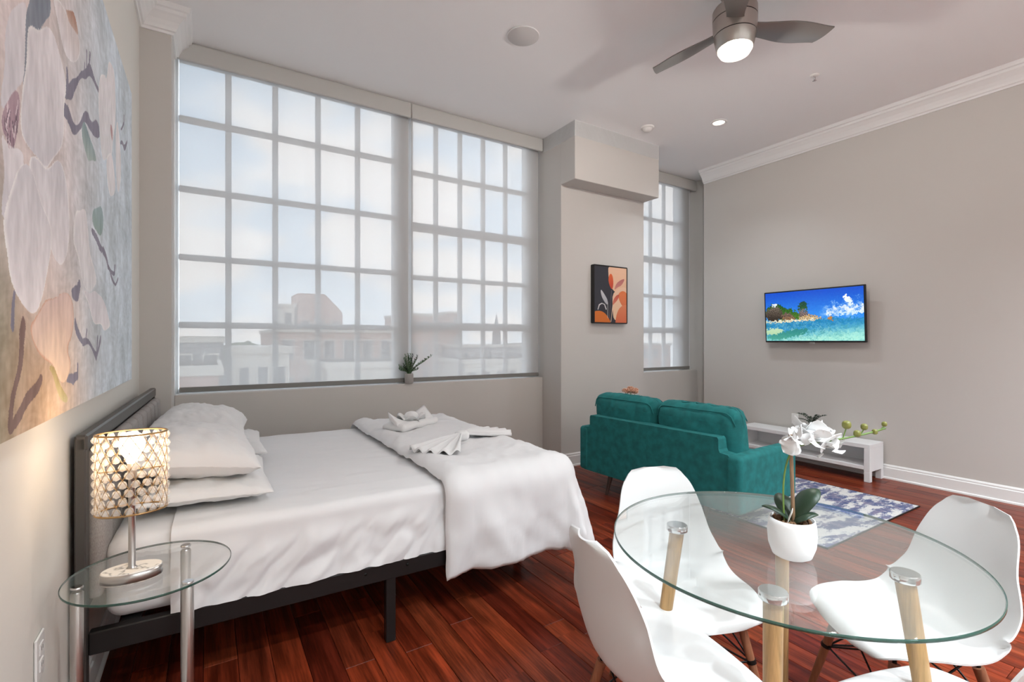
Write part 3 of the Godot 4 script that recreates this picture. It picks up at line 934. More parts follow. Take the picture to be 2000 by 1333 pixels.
func chairs() -> void:
	var shell := chair_shell()
	var first: Node3D = null
	var spots := [
		[V(1.50, 0, -1.175), V(-0.36, 0, 0.93), "white moulded chair with its back to the sofa"],
		[V(1.115, 0, -0.955), V(0.975, 0, 0.2), "white moulded chair with its back to the bed"],
		[V(1.945, 0, -0.66), V(-0.82, 0, -0.57), "white moulded chair with its back to the television wall"],
		[V(1.475, 0, -0.415), V(0.26, 0, -0.966), "white moulded chair pushed in opposite the chair by the sofa"]]
	for s in spots:
		var o: Node3D
		if first == null:
			o = thing("dining_chair", s[2], "chair", V(0, 0, 0), 0, "white dining chairs round the glass table")
			first = o
			put("shell", shell, M.shell, o)
			var tops := [V(-0.13, 0.41, 0.12), V(0.13, 0.41, 0.12), V(-0.13, 0.405, -0.11), V(0.13, 0.405, -0.11)]
			var feet := [V(-0.20, 0.0, 0.215), V(0.20, 0.0, 0.215), V(-0.20, 0.0, -0.215), V(0.20, 0.0, -0.215)]
			for i in 4:
				var l := put("leg", B.new().tube([feet[i], feet[i].lerp(tops[i], 0.5), feet[i].lerp(tops[i], 0.93)], [0.0105, 0.0135, 0.0155], 14), M.beech, o)
				put("bracket", B.new().tube([feet[i].lerp(tops[i], 0.6), feet[i].lerp(tops[i], 0.63)], 0.017, 10), M.wire, l)
				put("mounting_stud", B.new().tube([feet[i].lerp(tops[i], 0.9), tops[i] + V(0, 0.015, 0)], 0.006, 8), M.wire, l)
			var mid := func(i: int, t: float) -> Vector3: return feet[i].lerp(tops[i], t)
			for pr in [[0, 1], [2, 3], [0, 2], [1, 3]]:
				for q in [[pr[0], pr[1]], [pr[1], pr[0]]]:
					put("strut", B.new().tube([mid.call(q[0], 0.6), tops[q[1]] + V(0, 0.0, 0)], 0.0034, 6), M.wire, o)
				put("strut", B.new().tube([mid.call(pr[0], 0.615), mid.call(pr[1], 0.615)], 0.0034, 6), M.wire, o)
		else:
			o = first.duplicate()
			o.name = numbered("dining_chair")
			add_child(o)
			o.set_meta("label", s[2])
		o.position = s[0]
		o.rotation.y = atan2(s[1].x, s[1].z)

func dining_table() -> void:
	var c := V(1.474, 0, -0.815)
	var o := thing("dining_table", "round clear glass dining table on slanted wooden legs", "table", c)
	var H := 0.75; var R := 0.488
	put("glass_top", B.new().lathe([Vector2(R - 0.003, H - 0.010), Vector2(R, H - 0.008), Vector2(R, H - 0.002), Vector2(R - 0.003, H)], 128, Transform3D.IDENTITY, 0), M.table_glass, o)
	put("glass_rim", B.new().lathe([Vector2(R + 0.0003, H - 0.0095), Vector2(R + 0.002, H - 0.008), Vector2(R + 0.002, H - 0.002), Vector2(R + 0.0003, H - 0.0005), Vector2(R + 0.0003, H - 0.0095)], 128), M.glass_edge, o)
	var tops := [V(-0.284, 0, 0.145), V(0.109, 0, 0.281), V(-0.131, 0, -0.27), V(0.258, 0, -0.129)]
	for t in tops:
		var a: Vector3 = t + V(0, H - 0.034, 0); var f: Vector3 = t * 1.32
		var l := put("leg", B.new().tube([f, f.lerp(a, 0.5), a], [0.017, 0.0205, 0.0235], 20), M.oak, o)
		put("disc", B.new().lathe([Vector2(0.0, H - 0.034), Vector2(0.03, H - 0.034), Vector2(0.034, H - 0.030), Vector2(0.034, H - 0.013), Vector2(0.032, H - 0.0105)], 28, Transform3D(Basis(), t)), M.chrome, l)

func leaf_blade(b: B, pts: Array, width: float, thick := 0.002, cup := 0.25) -> void:
	# a leaf along a bent line, pointed at its end
	var n := pts.size() - 1
	var at := func(u: float) -> Vector3:
		var k := clampf(u * n, 0, n - 0.0001)
		return pts[int(k)].lerp(pts[int(k) + 1], k - int(k))
	var f := func(u: float, v: float, t: float) -> Vector3:
		var p: Vector3 = at.call(u)
		var d: Vector3 = (at.call(minf(1, u + 0.05)) - at.call(maxf(0, u - 0.05))).normalized()
		var side := d.cross(Vector3.UP)
		side = side.normalized() if side.length() > 0.05 else Vector3.RIGHT
		var up := side.cross(d).normalized()
		var w := width * pow(sin(PI * clampf(0.06 + 0.94 * u, 0, 1)), 0.75)
		var s := v * 2 - 1
		return p + side * s * w + up * (cup * w * s * s + t)
	b.slab(8, 4, func(u, v): return f.call(u, v, thick / 2), func(u, v): return f.call(u, v, -thick / 2))

func orchid() -> void:
	var o := thing("potted_orchid", "white orchid tied to a stake in a round white pot", "orchid", V(1.40, 0.7505, -0.735))
	put("pot", B.new().lathe([Vector2(0.0, 0.0), Vector2(0.04, 0.0), Vector2(0.05, 0.006), Vector2(0.060, 0.035), Vector2(0.0625, 0.065), Vector2(0.060, 0.095), Vector2(0.057, 0.108), Vector2(0.054, 0.108), Vector2(0.056, 0.09), Vector2(0.0, 0.088)], 40), M.pot_white, o)
	rng.seed = 5
	var mulch := B.new()
	for i in 120:
		var a := rng.randf() * TAU; var r := 0.05 * sqrt(rng.randf())
		mulch.box(V(-0.006, -0.003, -0.004), V(0.006, 0.003, 0.004), 0.001, Transform3D(Basis(V(rng.randf(), rng.randf(), rng.randf()).normalized(), rng.randf() * 3), V(cos(a) * r, 0.094 + rng.randf() * 0.006, sin(a) * r)))
	put("bark_chips", mulch, M.bark, o).set_meta("kind", "stuff")
	var R := V(0.846, 0, 0.533); var F := V(0.533, 0, -0.846)
	put("stake", B.new().tube([V(0.0, 0.085, 0) + R * 0.005, V(0, 0.345, 0) - R * 0.004], 0.0052, 8), M.bamboo, o)
	put("tie", B.new().tube([V(-0.008, 0.296, 0), V(0.008, 0.3, 0)], 0.009, 8), M.tag_white, o)
	var stem := bez(V(0, 0.085, 0) - R * 0.02, V(0, 0.24, 0) - R * 0.035, V(0, 0.30, 0) - R * 0.012, V(0, 0.312, 0) + R * 0.02, 10) + bez(V(0, 0.312, 0) + R * 0.02, V(0, 0.325, 0) + R * 0.06, V(0, 0.325, 0) + R * 0.15, V(0, 0.362, 0) + R * 0.265, 14)
	put("stem", B.new().tube(stem, 0.0026, 7), M.stem_green, o)
	# strap leaves
	for l in [[R * 0.085 + F * 0.01, 0.085, 0.042], [R * 0.05 - F * 0.04, 0.03, 0.036], [R * -0.075 + F * 0.02, 0.035, 0.022], [R * 0.01 + F * 0.09, 0.05, 0.03]]:
		var b := B.new()
		var e: Vector3 = l[0]
		leaf_blade(b, bez(V(0, 0.09, 0), e * 0.2 + V(0, 0.10 + l[1] * 0.8, 0), e * 0.7 + V(0, 0.11 + l[1], 0), e + V(0, 0.10 + l[1], 0), 8), l[2] * 0.9, 0.003, -0.3)
		put("leaf", b, M.leaf_dark, o)
	# flowers
	var fl := [[R * -0.005 + F * -0.01, 0.336, 0.2], [R * 0.045 + F * -0.02, 0.348, 0.0], [R * 0.085 + F * -0.015, 0.325, -0.4], [R * 0.115 + F * 0.01, 0.338, 0.3], [R * 0.06 + F * 0.03, 0.355, 0.1]]
	for k in fl.size():
		var fo := Node3D.new()
		fo.name = "flower"
		o.add_child(fo, true)
		fo.position = fl[k][0] + V(0, fl[k][1], 0)
		fo.rotation = V(0.5 + 0.25 * sin(k * 2.1), fl[k][2] + 0.5 + k * 0.9, 0.35 * cos(k * 1.7))
		for p in 5:
			var a := TAU * p / 5 + 0.3
			var wide := 0.036 if p % 2 == 1 else 0.024
			var pb := B.new()
			leaf_blade(pb, [V(0, 0, 0), V(cos(a) * 0.018, sin(a) * 0.018, 0.004), V(cos(a) * 0.034, sin(a) * 0.034, 0.004), V(cos(a) * 0.048, sin(a) * 0.048, -0.004)], wide * 0.85, 0.0012, 0.1)
			put("petal", pb, M.petal, fo)
		put("lip", B.new().soft(V(-0.006, -0.008, 0.0), V(0.006, 0.006, 0.014), 0.005, 3), M.petal, fo)
	for q in [[0.155, 0.372, 0.011], [0.185, 0.347, 0.009], [0.205, 0.366, 0.0085], [0.235, 0.352, 0.007], [0.262, 0.374, 0.0065]]:
		var c: Vector3 = R * q[0] + V(0, q[1], 0)
		var bd := put("bud", B.new().soft(c - V(1, 1.1, 1) * q[2], c + V(1, 1.1, 1) * q[2], q[2] * 0.9, 2), M.bud_green, o)
		put("bud_stalk", B.new().tube([c - V(0, q[2] * 0.6, 0), R * (q[0] - 0.012) + V(0, 0.328 + (q[0] - 0.15) * 0.25, 0)], 0.0017, 5), M.stem_green, bd)
	put("plant_tag", B.new().box(V(-0.012, -0.018, -0.0007), V(0.012, 0.018, 0.0007), 0.0, Transform3D(Basis.from_euler(V(0.3, 0.5, 0.3)), V(0, 0.125, 0) - R * 0.022 - F * 0.03)), M.tag_white, o)

# ---------------------------------------------------------------- lounge
func sofa() -> void:
	var o := thing("loveseat", "teal velvet two-seat sofa with loose back cushions", "sofa", V(2.93, 0, -3.479), deg_to_rad(3.4))
	var W := 1.56; var D := 0.80
	var n := noise(51, 1.0, 3)
	for z in [0.0, W - 0.115]:
		put("arm", B.new().soft(V(0.0, 0.175, z), V(D, 0.572, z + 0.115), 0.03, 6, V(0, 0.006, 0.006)), M.velvet, o)
	# one upright panel, narrower above the arms: outline in (along, up), thickness across
	var ol := [Vector2(0.062, 0.178), Vector2(W - 0.087, 0.178), Vector2(W - 0.085, 0.56), Vector2(W - 0.095, 0.573), Vector2(W - 0.155, 0.58), Vector2(W - 0.165, 0.60), Vector2(W - 0.166, 0.67), Vector2(W - 0.176, 0.685), Vector2(0.145, 0.685), Vector2(0.136, 0.672), Vector2(0.135, 0.60), Vector2(0.125, 0.58), Vector2(0.072, 0.573), Vector2(0.061, 0.56)]
	var across := Transform3D(Basis(V(0, 0, 1), V(0, 1, 0), V(1, 0, 0)), Vector3.ZERO)
	put("back_panel", B.new().prism(ol, 0.006, 0.115, across), M.velvet, o)
	put("seat_base", B.new().soft(V(0.08, 0.18, 0.10), V(D - 0.03, 0.34, W - 0.10), 0.02, 6), M.velvet, o)
	for k in 2:
		var z0 := 0.118 + k * 0.662
		put("seat_cushion", B.new().soft(V(0.115, 0.335, z0), V(D - 0.005, 0.475, z0 + 0.658), 0.04, 8, V(0, 0.02, 0)), M.velvet, o)
		var c0 := 0.075 + k * 0.70
		var w := 0.69
		var x := Transform3D(Basis(V(0, 0, 1), 0.16), V(0.25, 0.47, c0 + w / 2))
		var cu := put("back_cushion", B.new().soft(V(-0.10, -0.01, -w / 2), V(0.10, 0.41, w / 2), 0.075, 22, V(0.035, 0.012, 0.006), func(p):
			var e := smoothstep(0.02, 0.2, p.y)
			return p + V(signf(p.x) * -0.030 * absf(n.get_noise_2d(p.z * 5 + p.y * 3 + k * 5, p.y * 2.0)) * e - signf(p.x) * 0.020 * absf(n.get_noise_2d(p.z * 22, p.y * 3 + k)) * e, 0.006 * n.get_noise_2d(p.z * 8, k), 0), x), M.velvet, o)
		for s in [-1.0, 1.0]:
			var pts := []
			for i in 25:
				var u := i / 24.0
				var zz := lerpf(-w / 2 + 0.012, w / 2 - 0.012, u)
				var corner := minf(minf(u, 1 - u) * 8.0, 1.0)
				pts.append(x * V(s * 0.078, 0.30 + 0.092 * sqrt(1 - (1 - corner) * (1 - corner)), zz))
			put("piping", B.new().tube(pts, 0.0045, 6), M.velvet, cu)
	for p in [[0.09, 0.32, -0.065, 0.0], [0.09, W - 0.30, -0.065, 0.0], [D - 0.1, 0.12, 0.05, -0.04, 0.0095], [D - 0.1, W - 0.12, 0.05, 0.04, 0.0095]]:
		put("leg", B.new().tube([V(p[0] + p[2], p[4] if p.size() > 4 else 0.0, p[1] + p[3]), V(p[0], 0.19, p[1])], [0.013, 0.024], 14), M.walnut, o)
	# flowers in a tall vase behind the sofa
	var v := thing("flower_vase", "peach blossoms in a tall vase between sofa and pillar", "vase", V(3.86, 0, -3.73))
	put("vase", B.new().lathe([Vector2(0.07, 0), Vector2(0.085, 0.02), Vector2(0.09, 0.2), Vector2(0.065, 0.42), Vector2(0.05, 0.55), Vector2(0.058, 0.6), Vector2(0.05, 0.6), Vector2(0.042, 0.55), Vector2(0.0, 0.5)], 32), M.pot_white, v)
	rng.seed = 9
	for k in 7:
		var a := TAU * k / 7.0 + 0.4
		var r := 0.0 if k == 6 else 0.052
		var c := V(cos(a) * r, 0.795 + (0.035 if k == 6 else rng.randf() * 0.02), sin(a) * r)
		var st := put("blossom_stem", B.new().tube(bez(V(0, 0.51, 0), V(0, 0.62, 0), c - V(0, 0.1, 0), c, 6), 0.003, 5), M.stem_green, v)
		var fb := B.new()
		for ring in 3:
			for p in 6:
				var pa := TAU * p / 6 + ring * 0.5
				var t := 0.2 + ring * 0.45
				var dd := V(cos(pa) * sin(t + 0.3), cos(t), sin(pa) * sin(t + 0.3))
				leaf_blade(fb, [c, c + dd * 0.018 + V(0, -0.002, 0), c + dd * 0.036, c + dd * 0.046 + V(0, -0.004, 0)], 0.017, 0.0015, -0.3)
		put("blossom", fb, M.peach_petal, v)

func lounge() -> void:
	# television bench
	var o := thing("tv_bench", "low white bench with an open shelf under the television", "bench", V(5.36, 0, -3.42))
	var L := 1.335; var D := 0.30; var H := 0.363
	put("top_board", B.new().box(V(0, H - 0.04, 0), V(D, H, L), 0.003), M.white_lacquer, o)
	put("lower_board", B.new().box(V(0.004, 0.115, 0.048), V(D - 0.004, 0.15, L - 0.048), 0.002), M.white_lacquer, o)
	for z in [0.0, L - 0.05]:
		put("side_panel", B.new().box(V(0, 0.10, z), V(D, H - 0.04, z + 0.05), 0.002), M.white_lacquer, o)
		for x in [0.0, D - 0.05]: put("leg", B.new().box(V(x, 0, z), V(x + 0.05, 0.1, z + 0.05), 0.002), M.white_lacquer, o)
	put("back_board", B.new().box(V(D - 0.01, 0.15, 0.05), V(D - 0.004, H - 0.04, L - 0.05)), M.white_lacquer, o)
	# plant on the bench
	var p := thing("potted_plant", "small dark-leaved plant in a white pot on the bench", "plant", V(5.53, H, -2.69))
	put("pot", B.new().lathe([Vector2(0.0, 0), Vector2(0.04, 0), Vector2(0.052, 0.075), Vector2(0.054, 0.08), Vector2(0.049, 0.08), Vector2(0.046, 0.068), Vector2(0, 0.066)], 28), M.pot_white, p)
	put("soil", B.new().lathe([Vector2(0.0, 0.0661), Vector2(0.046, 0.0661), Vector2(0.045, 0.071), Vector2(0, 0.072)], 20), M.soil, p)
	rng.seed = 23
	for k in 9:
		var a := TAU * k / 9.0 + rng.randf() * 0.4
		var d := V(cos(a), 0, sin(a)); var r := rng.randf_range(0.06, 0.13); var top := rng.randf_range(0.13, 0.2)
		var line := bez(V(0, 0.07, 0), V(0, 0.12, 0) + d * 0.01, V(0, top, 0) + d * r * 0.5, V(0, top, 0) + d * r, 8)
		var sp := put("sprig", B.new().tube(line, 0.0015, 5), M.leaf_dark, p)
		for i in range(2, 9):
			for s in [-1.0, 1.0]:
				var lb := B.new()
				var e: Vector3 = line[i] + (d.cross(V(0, 1, 0)) * s * 0.026 + d * 0.016 + V(0, 0.008, 0))
				leaf_blade(lb, [line[i], line[i].lerp(e, 0.5) + V(0, 0.004, 0), e], 0.009, 0.001)
				put("leaf", lb, M.leaf_dark, sp)
	outlet("wall_outlet", V(5.689, 0.47, -2.95), -PI / 2, "white outlet on the greige wall above the bench")
	# rug
	var im := Image.create(512, 512, false, Image.FORMAT_RGB8)
	var a1 := noise(2, 0.017, 5); var a2 := noise(4, 0.09, 3); var a3 := noise(6, 0.3, 2)
	for y in 512:
		for x in 512:
			var s := a1.get_noise_2d(x * 0.55, y * 1.9) * 1.5 + a2.get_noise_2d(x * 0.5, y * 1.4) * 0.55
			var fine := a3.get_noise_2d(x, y) * 0.55 + a2.get_noise_2d(x * 2.2, y * 5.0) * 0.4
			var k := clampf(smoothstep(-0.18, 0.24, s + fine * 0.75), 0, 1)
			var blue := Color(0.29, 0.33, 0.48).lerp(Color(0.47, 0.45, 0.54), clampf(0.5 + a1.get_noise_2d(x * 2.0 + 300, y * 2.0) * 1.6, 0, 1))
			im.set_pixel(x, y, blue.lerp(Color(0.80, 0.79, 0.78), k))
	var rug := mat("rug", 255, 255, 255, 1.0)
	rug.albedo_texture = tex(im)
	var rb := B.new()
	var X0 := 3.42; var X1 := 4.93; var Z0 := -3.45; var Z1 := -1.57
	rb.box(V(X0, 0.0, Z0), V(X1, 0.009, Z1), 0.003)
	for i in rb.v.size(): rb.t[i] = Vector2((rb.v[i].x - X0) / (X1 - X0), (rb.v[i].z - Z0) / (Z1 - Z0))
	var ro := thing("area_rug", "blue and grey distressed rug in front of the sofa", "rug")
	put("pile", rb, rug, ro)
	put("binding", B.new().mould([Vector2(X0, Z0), Vector2(X1, Z0), Vector2(X1, Z1), Vector2(X0, Z1), Vector2(X0, Z0 + 0.001)], [Vector2(0.0, 0.0), Vector2(0.006, 0.0), Vector2(0.006, 0.009), Vector2(0.0, 0.0105)], -1.0), M.black, ro)
	television()

func television() -> void:
	var w := 1.035; var h := 0.585
	var o := thing("television", "flat television on the wall showing a tropical beach", "television", V(5.60, 1.345, -2.72), -PI / 2)
	# local: x along the wall, z out of the wall; tilted a little downwards
	var T := Transform3D(Basis(V(1, 0, 0), 0.055), Vector3.ZERO)
	put("casing", B.new().box(V(-w / 2, 0, -0.018), V(w / 2, h, 0.012), 0.004, T).box(V(-w * 0.32, 0.05, -0.04), V(w * 0.32, h * 0.62, -0.016), 0.01, T), M.black, o)
	put("wall_mount", B.new().box(V(-0.1, 0.17, -0.09), V(0.1, 0.42, -0.078), 0.003).box(V(-0.03, 0.22, -0.09), V(0.03, 0.34, -0.02), 0.004), M.black, o)
	put("logo_tab", B.new().box(V(-0.03, -0.014, 0.0), V(0.03, 0.003, 0.012), 0.003, T), M.steel, o)
	var im := screen_image()
	var m := mat("screen", 6, 6, 8, 0.25)
	m.emission_enabled = true
	m.emission = Color.WHITE
	m.emission_operator = BaseMaterial3D.EMISSION_OP_MULTIPLY
	m.emission_texture = tex(im)
	m.emission_energy_multiplier = 0.6
	var b := B.new()
	var q := [V(-w / 2 + 0.014, h - 0.014, 0.0125), V(w / 2 - 0.014, h - 0.014, 0.0125), V(w / 2 - 0.014, 0.018, 0.0125), V(-w / 2 + 0.014, 0.018, 0.0125)]
	for i in 4: q[i] = T * q[i]
	b.quad(q[0], q[1], q[2], q[3], -1, Vector2(0, 0), Vector2(1, 0), Vector2(1, 1), Vector2(0, 1))
	put("screen", b, m, o)
	var a := AreaLight3D.new()
	a.name = "television_screen_light"
	a.area_size = Vector2(w, h)
	a.light_energy = 0.05
	a.light_color = Color(0.6, 0.8, 1.0)
	a.shadow_enabled = true
	a.position = V(5.56, 1.64, -2.72)
	a.rotation.y = PI / 2
	add_child(a)

func screen_image() -> Image:
	var im := Image.create(480, 270, false, Image.FORMAT_RGB8)
	var n := noise(3, 0.03, 4); var c := noise(8, 0.02, 4)
	for y in 270:
		for x in 480:
			var u := x / 480.0; var v := y / 270.0
			var k := Color(0.02, 0.30, 0.80).lerp(Color(0.20, 0.58, 0.95), v / 0.56)
			if v > 0.56:
				var t := (v - 0.56) / 0.44
				k = Color(0.10, 0.52, 0.78).lerp(Color(0.66, 0.93, 0.88), smoothstep(0.2, 1.0, t + (u - 0.5) * 0.4))
				var w := n.get_noise_2d(x * 0.8, y * 3.2)
				k = k.lerp(Color(0.18, 0.50, 0.48), clampf(w * 1.6, 0, 0.75) * (1.0 - u * 0.6))
				k = k.lerp(Color(0.80, 0.90, 0.74), clampf(-w * 1.8 - 0.1, 0, 0.6) * (1.0 - u * 0.7))
			else:
				var d := c.get_noise_2d(x * 1.2, y * 2.0) * 0.5 + 0.32 - 2.2 * absf(v - 0.42 + (u - 0.8) * 0.25)
				if u > 0.55: k = k.lerp(Color(0.97, 0.98, 1.0), clampf(d * 2.4, 0, 0.95) * smoothstep(0.55, 0.75, u))
			im.set_pixel(x, y, k)
	fill(im, [0.0, 0.55, 0.0, 0.32, 0.08, 0.22, 0.16, 0.24, 0.22, 0.34, 0.3, 0.36, 0.38, 0.45, 0.44, 0.52, 0.3, 0.58], Color(0.10, 0.30, 0.10), Color(0.28, 0.46, 0.12))
	fill(im, [0.37, 0.40, 0.37, 0.26, 0.42, 0.20, 0.47, 0.26, 0.46, 0.40], Color(0.08, 0.26, 0.22), Color(0.20, 0.36, 0.16))
	fill(im, [0.0, 0.58, 0.0, 0.36, 0.08, 0.28, 0.16, 0.30, 0.19, 0.42, 0.18, 0.58], Color(0.42, 0.38, 0.34), Color(0.16, 0.13, 0.10))
	fill(im, [0.18, 0.58, 0.19, 0.44, 0.25, 0.41, 0.32, 0.50, 0.34, 0.58], Color(0.36, 0.31, 0.30), Color(0.55, 0.40, 0.26))
	fill(im, [0.36, 0.52, 0.37, 0.40, 0.42, 0.36, 0.46, 0.42, 0.47, 0.52], Color(0.45, 0.42, 0.46), Color(0.40, 0.32, 0.28))
	fill(im, [0.34, 0.58, 0.40, 0.51, 0.48, 0.47, 0.58, 0.53, 0.64, 0.57, 0.5, 0.59], Color(0.66, 0.52, 0.36), Color(0.85, 0.74, 0.58))
	fill(im, [0.66, 0.60, 0.665, 0.54, 0.69, 0.52, 0.715, 0.55, 0.71, 0.60], Color(0.80, 0.58, 0.30), Color(0.62, 0.42, 0.24))
	fill(im, [0.0, 0.58, 0.3, 0.575, 0.62, 0.575, 0.4, 0.60, 0.0, 0.64], Color(0.95, 0.90, 0.80), Color(0.86, 0.86, 0.70))
	fill(im, [0.07, 0.28, 0.09, 0.22, 0.13, 0.24, 0.12, 0.29], Color(1, 1, 1), Color(0.9, 0.95, 1.0))
	fill(im, [0.81, 0.16, 0.85, 0.12, 0.87, 0.18, 0.91, 0.28, 0.88, 0.36, 0.84, 0.26], Color(1, 1, 1), Color(0.86, 0.93, 1.0))
	fill(im, [0.64, 0.49, 0.67, 0.42, 0.70, 0.46, 0.69, 0.51], Color(1, 1, 1), Color(0.82, 0.9, 1.0))
	fill(im, [0.74, 0.50, 0.80, 0.44, 0.86, 0.47, 0.95, 0.42, 1.05, 0.40, 1.05, 0.48, 0.88, 0.50], Color(0.98, 0.99, 1.0), Color(0.75, 0.88, 0.98))
	fill(im, [0.0, 0.76, 0.1, 0.73, 0.22, 0.78, 0.12, 0.86, 0.0, 0.87], Color(0.76, 0.87, 0.72), Color(0.70, 0.84, 0.66))
	fill(im, [0.0, 0.90, 0.2, 0.82, 0.42, 0.74, 0.5, 0.80, 0.3, 0.93, 0.05, 1.0], Color(0.16, 0.52, 0.52), Color(0.30, 0.66, 0.58))
	im = warped(im, 15.0, 0.06, 12)
	var g := noise(19, 0.22, 2)
	for y in range(45, 165):
		for x in 310:      # rock and leaf texture of the shore
			var p := im.get_pixel(x, y)
			if p.b < 0.6:
				var t := 1.0 + g.get_noise_2d(x, y * 0.7) * 1.1
				im.set_pixel(x, y, Color(p.r * t, p.g * t, p.b * t))
	return im

# ---------------------------------------------------------------- pictures and small plants
func pictures() -> void:
	# large magnolia canvas
	var W := 2.6; var H := 1.602
	var im := Image.create(1024, 640, false, Image.FORMAT_RGB8)
	var n := noise(71, 0.006, 4); var n2 := noise(72, 0.05, 3)
	for y in 640:
		for x in 1024:
			var u := x / 1024.0; var v := y / 640.0
			var k := Color(0.89, 0.84, 0.83).lerp(Color(0.83, 0.87, 0.90), smoothstep(0.3, 0.7, u))
			k = k.lerp(Color(0.80, 0.68, 0.57), smoothstep(0.68, 0.98, v) * smoothstep(0.62, 0.30, u))
			k = k.lerp(Color(0.56, 0.55, 0.47), smoothstep(0.55, 0.85, v) * smoothstep(0.30, 0.18, u) * 0.8)
			var t := n.get_noise_2d(x, y) * 0.10 + n2.get_noise_2d(x * 0.6, y * 1.6) * 0.05
			im.set_pixel(x, y, Color(k.r + t, k.g + t, k.b + t * 1.1))
	var W1 := Color(0.95, 0.93, 0.94); var W2 := Color(0.87, 0.86, 0.88); var LN := Color(0.98, 0.97, 0.97)
	var BR := Color(0.55, 0.54, 0.60); var SL := Color(0.55, 0.58, 0.63)
	var A := magnolia()
	fill(im, A.slate, SL, Color(0.60, 0.62, 0.66))
	for k in [["br1", 8.0], ["br1b", 5.0], ["tw1", 3.0], ["tw2", 3.0], ["tw3", 3.0], ["br2", 8.0], ["tb1", 4.0], ["tb2", 4.0], ["br3", 5.0], ["br3b", 4.0], ["br4", 7.0], ["br5", 6.0], ["br5b", 3.0], ["br5c", 4.0], ["st1", 5.0], ["br6", 6.0]]:
		stroke(im, A[k[0]], k[1], BR)
	for k in ["st2", "st3"]: stroke(im, A[k], 7.0, Color(0.50, 0.40, 0.38))
	fill(im, A.leaf1, Color(0.58, 0.66, 0.68), Color(0.70, 0.76, 0.74))
	fill(im, A.leaf2, Color(0.64, 0.72, 0.74), Color(0.60, 0.68, 0.66))
	fill(im, A.bud, Color(0.88, 0.84, 0.83), W1, LN)
	fill(im, A.budb, Color(0.72, 0.56, 0.48), Color(0.82, 0.72, 0.68))
	fill(im, A.wp, W2, W1, LN)
	fill(im, A.mid, W1, Color(0.88, 0.88, 0.89), LN)
	for k in ["fl1", "fl2", "fl3"]: fill(im, A[k], W1, Color(0.90, 0.90, 0.91), LN)
	fill(im, A.flc, Color(0.76, 0.60, 0.62), Color(0.82, 0.70, 0.70))
	fill(im, A.peach, Color(0.88, 0.78, 0.75), Color(0.95, 0.84, 0.74), Color(0.84, 0.66, 0.56))
	fill(im, A.leaf3, Color(0.70, 0.62, 0.42), Color(0.80, 0.76, 0.60))
	fill(im, A.p2, W1, W2); fill(im, A.p2b, W1, W2)
	fill(im, A.p4, W2, W1, LN)
	fill(im, A.p3, W2, W1, LN)
	fill(im, A.p1, W1, Color(0.86, 0.85, 0.87), LN)
	fill(im, A.stamen, Color(0.74, 0.64, 0.68), Color(0.66, 0.55, 0.60))
	rng.seed = 3
	for k in 26:
		var sx := 0.247 + rng.randf_range(-0.013, 0.013); var sy := 0.565 + rng.randf_range(-0.024, 0.024)
		stroke(im, [sx, sy, sx + rng.randf_range(-0.006, 0.006), sy + 0.012], 1.3, Color(0.88, 0.82, 0.84) if k % 2 else Color(0.50, 0.42, 0.47))
	im = warped(im, 14.0, 0.009, 27, 1)
	for y in 640:
		for x in 1024:      # brush grain over everything
			var t := n2.get_noise_2d(x * 1.4, y * 0.5) * 0.05 + n.get_noise_2d(x * 3.0, y * 1.2) * 0.06
			var k := im.get_pixel(x, y)
			im.set_pixel(x, y, Color(k.r + t, k.g + t, k.b + t))
	var m := mat("magnolia_print", 255, 255, 255, 0.85)
	m.albedo_texture = tex(im)
	var o := thing("canvas_print", "huge unframed canvas of pale magnolia blossoms above the headboard", "painting", V(-0.3925, 1.147, -3.4336 + W / 2), PI / 2)
	put("stretcher", B.new().box(V(-W / 2, 0, 0.0), V(W / 2, H, 0.0285), 0.002), M.tag_white, o)
	var b := B.new()
	b.quad(V(-W / 2, H, 0.03), V(W / 2, H, 0.03), V(W / 2, 0, 0.03), V(-W / 2, 0, 0.03), -1, Vector2(0, 0), Vector2(1, 0), Vector2(1, 1), Vector2(0, 1))
	put("print", b, m, o)
	# small framed abstract on the pillar
	im = Image.create(280, 360, false, Image.FORMAT_RGB8)
	im.fill(Color(0.20, 0.20, 0.23))
	fill(im, [0.42, -0.05, 1.1, -0.1, 1.1, 0.5, 0.8, 0.5, 0.56, 0.42, 0.46, 0.3, 0.42, 0.15], Color(0.93, 0.75, 0.63), Color(0.90, 0.72, 0.58))
	fill(im, [0.55, 0.42, 1.1, 0.3, 1.1, 0.9, 0.6, 1.0, 0.55, 0.75], Color(0.92, 0.76, 0.64), Color(0.90, 0.76, 0.62))
	fill(im, [0.72, 0.48, 0.86, 0.41, 1.0, 0.44, 1.1, 0.6, 1.1, 0.8, 0.9, 0.72, 0.78, 0.62], Color(0.88, 0.48, 0.28), Color(0.84, 0.46, 0.30))
	fill(im, [0.62, 1.1, 0.68, 0.82, 0.84, 0.68, 1.1, 0.66, 1.1, 1.1], Color(0.87, 0.52, 0.36), Color(0.82, 0.40, 0.26))
	fill(im, [-0.1, 0.83, 0.12, 0.79, 0.30, 0.82, 0.48, 0.96, 0.52, 1.1, -0.1, 1.1], Color(0.82, 0.44, 0.16), Color(0.80, 0.42, 0.16))
	fill(im, [0.44, 0.16, 0.50, 0.11, 0.56, 0.17, 0.58, 0.30, 0.54, 0.42, 0.46, 0.34, 0.42, 0.24], Color(0.88, 0.40, 0.20), Color(0.76, 0.28, 0.20))
	fill(im, [0.60, 0.42, 0.66, 0.30, 0.78, 0.23, 0.96, 0.18, 0.84, 0.32, 0.70, 0.36], Color(0.70, 0.42, 0.40), Color(0.80, 0.52, 0.48))
